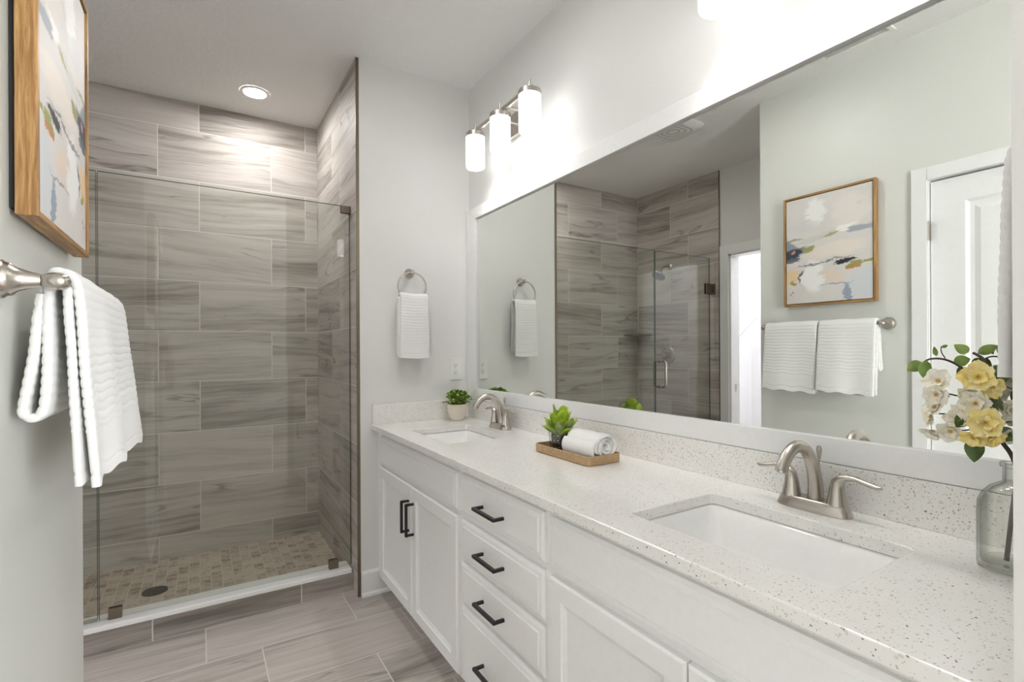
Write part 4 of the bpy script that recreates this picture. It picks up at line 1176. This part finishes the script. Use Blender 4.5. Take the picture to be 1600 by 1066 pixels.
obj('stem', m, M_twig, t, smooth=True)
blossom(t, (1.120, 0.304, 1.205), VIEW + Vector((0, 0.1, 0.15)), 0.028, M_petal_y, 1, 7)
blossom(t, (1.115, 0.295, 1.128), VIEW + Vector((0, -0.1, 0.25)), 0.028, M_petal_y, 2, 6)
blossom(t, (1.120, 0.310, 1.104), VIEW + Vector((0.1, 0.2, -0.5)), 0.021, M_petal_y, 3, 6)
blossom(t, (1.130, 0.290, 1.190), VIEW + Vector((0.1, -0.3, -0.2)), 0.020, M_petal_y, 5, 6)
blossom(t, (1.122, 0.288, 1.108), VIEW + Vector((0.2, -0.5, -0.7)), 0.021, M_petal_y, 4, 6)
big_leaf(t, (1.150, 0.300, 1.160), (-0.4, -0.55, 0.10), VIEW * -1, 0.040, 0.030, M_leaf_dark)
big_leaf(t, (1.138, 0.318, 1.142), (-0.15, 0.25, -0.35), VIEW * -1, 0.034, 0.024, M_leaf_dark)
big_leaf(t, (1.135, 0.312, 1.100), (-0.15, 0.00, -0.9), VIEW * -1, 0.042, 0.027, M_leaf_dark, 0.1)
big_leaf(t, (1.160, 0.292, 1.118), (-0.2, -0.5, -0.35), VIEW * -1, 0.036, 0.026, M_leaf_dark)
big_leaf(t, (1.170, 0.330, 1.247), (0.05, 0.22, 0.14), VIEW * -1, 0.026, 0.018, M_leaf_light, 0.05)
big_leaf(t, (1.172, 0.318, 1.245), (0.0, -0.4, 0.22), VIEW * -1, 0.030, 0.017, M_leaf_light, 0.1)
big_leaf(t, (1.160, 0.300, 1.200), (0.05, -0.4, 0.12), VIEW * -1, 0.030, 0.019, M_leaf_dark, 0.1)
# branch with cream blossoms
t = thing('flowering_branch', 'brown branch with cream white blossoms and a curling leafy tip standing in the glass bottle', 'flowers', (bc.x, bc.y, ZK + 0.02), 'flowering branches in the bottle')
m = MB()
twig(m, [(1.180, 0.284, ZK + 0.016), (1.186, 0.276, 1.0), (1.192, 0.268, 1.062), (1.200, 0.272, 1.12), (1.195, 0.300, 1.17), (1.175, 0.335, 1.215), (1.160, 0.358, 1.235), (1.150, 0.380, 1.236), (1.148, 0.392, 1.226)], 0.0038, 0.0012)
twig(m, [(1.196, 0.300, 1.168), (1.17, 0.335, 1.165), (1.145, 0.362, 1.175)], 0.0018, 0.0012)
twig(m, [(1.197, 0.292, 1.15), (1.17, 0.335, 1.135), (1.145, 0.365, 1.135)], 0.0018, 0.0012)
twig(m, [(1.200, 0.280, 1.13), (1.18, 0.325, 1.108), (1.155, 0.352, 1.104)], 0.0018, 0.0012)
twig(m, [(1.160, 0.360, 1.236), (1.158, 0.366, 1.248), (1.157, 0.365, 1.258)], 0.0010, 0.0007)
obj('stem', m, M_twig, t, smooth=True)
for (p, d, s, sd) in (((1.138, 0.362, 1.194), (0, 0.25, 0.3), 0.030, 11), ((1.135, 0.364, 1.172), (0, 0.3, -0.2), 0.028, 12), ((1.140, 0.368, 1.146), (0.1, 0.5, 0.3), 0.026, 13), ((1.140, 0.372, 1.128), (0.2, 0.9, 0.0), 0.026, 14),
                      ((1.145, 0.372, 1.104), (0.3, 0.5, -0.9), 0.030, 15), ((1.140, 0.346, 1.108), (0, 0.2, -0.3), 0.029, 16), ((1.125, 0.309, 1.160), (0, 0.0, 0.1), 0.030, 17), ((1.150, 0.366, 1.160), (0.2, 0.4, 0.6), 0.024, 20), ((1.140, 0.338, 1.128), (0.1, 0.2, 0.4), 0.026, 21), ((1.128, 0.318, 1.178), (0.1, 0.2, -0.4), 0.024, 22), ((1.128, 0.322, 1.148), (0.1, 0.5, -0.4), 0.026, 23), ((1.160, 0.274, 1.150), (0.1, -0.4, 0.0), 0.030, 18), ((1.165, 0.270, 1.112), (0.1, -0.4, -0.4), 0.026, 19)):
    blossom(t, p, VIEW + Vector(d), s * 0.78, M_petal_w, sd, 6)
big_leaf(t, (1.148, 0.390, 1.228), (-0.05, 0.20, -0.14), VIEW * -1, 0.028, 0.022, M_leaf_light, 0.05)
big_leaf(t, (1.146, 0.384, 1.232), (-0.1, 0.02, -0.40), VIEW * -1, 0.034, 0.020, M_leaf_light, 0.1)
big_leaf(t, (1.156, 0.372, 1.240), (0.0, 0.05, 0.25), VIEW * -1, 0.018, 0.008, M_leaf_light, 0.3)
big_leaf(t, (1.157, 0.365, 1.256), (0.0, -0.2, 0.08), VIEW * -1, 0.012, 0.006, M_leaf_light, 0.5)
big_leaf(t, (1.165, 0.350, 1.228), (0.0, -0.15, 0.05), VIEW * -1, 0.026, 0.020, M_leaf_light, 0.2)
big_leaf(t, (1.170, 0.342, 1.222), (0.0, -0.05, -0.3), VIEW * -1, 0.030, 0.014, M_leaf_dark, 0.1)
big_leaf(t, (1.170, 0.332, 1.168), (0.0, 0.12, -0.25), VIEW * -1, 0.026, 0.011, M_leaf_dark, 0.2)
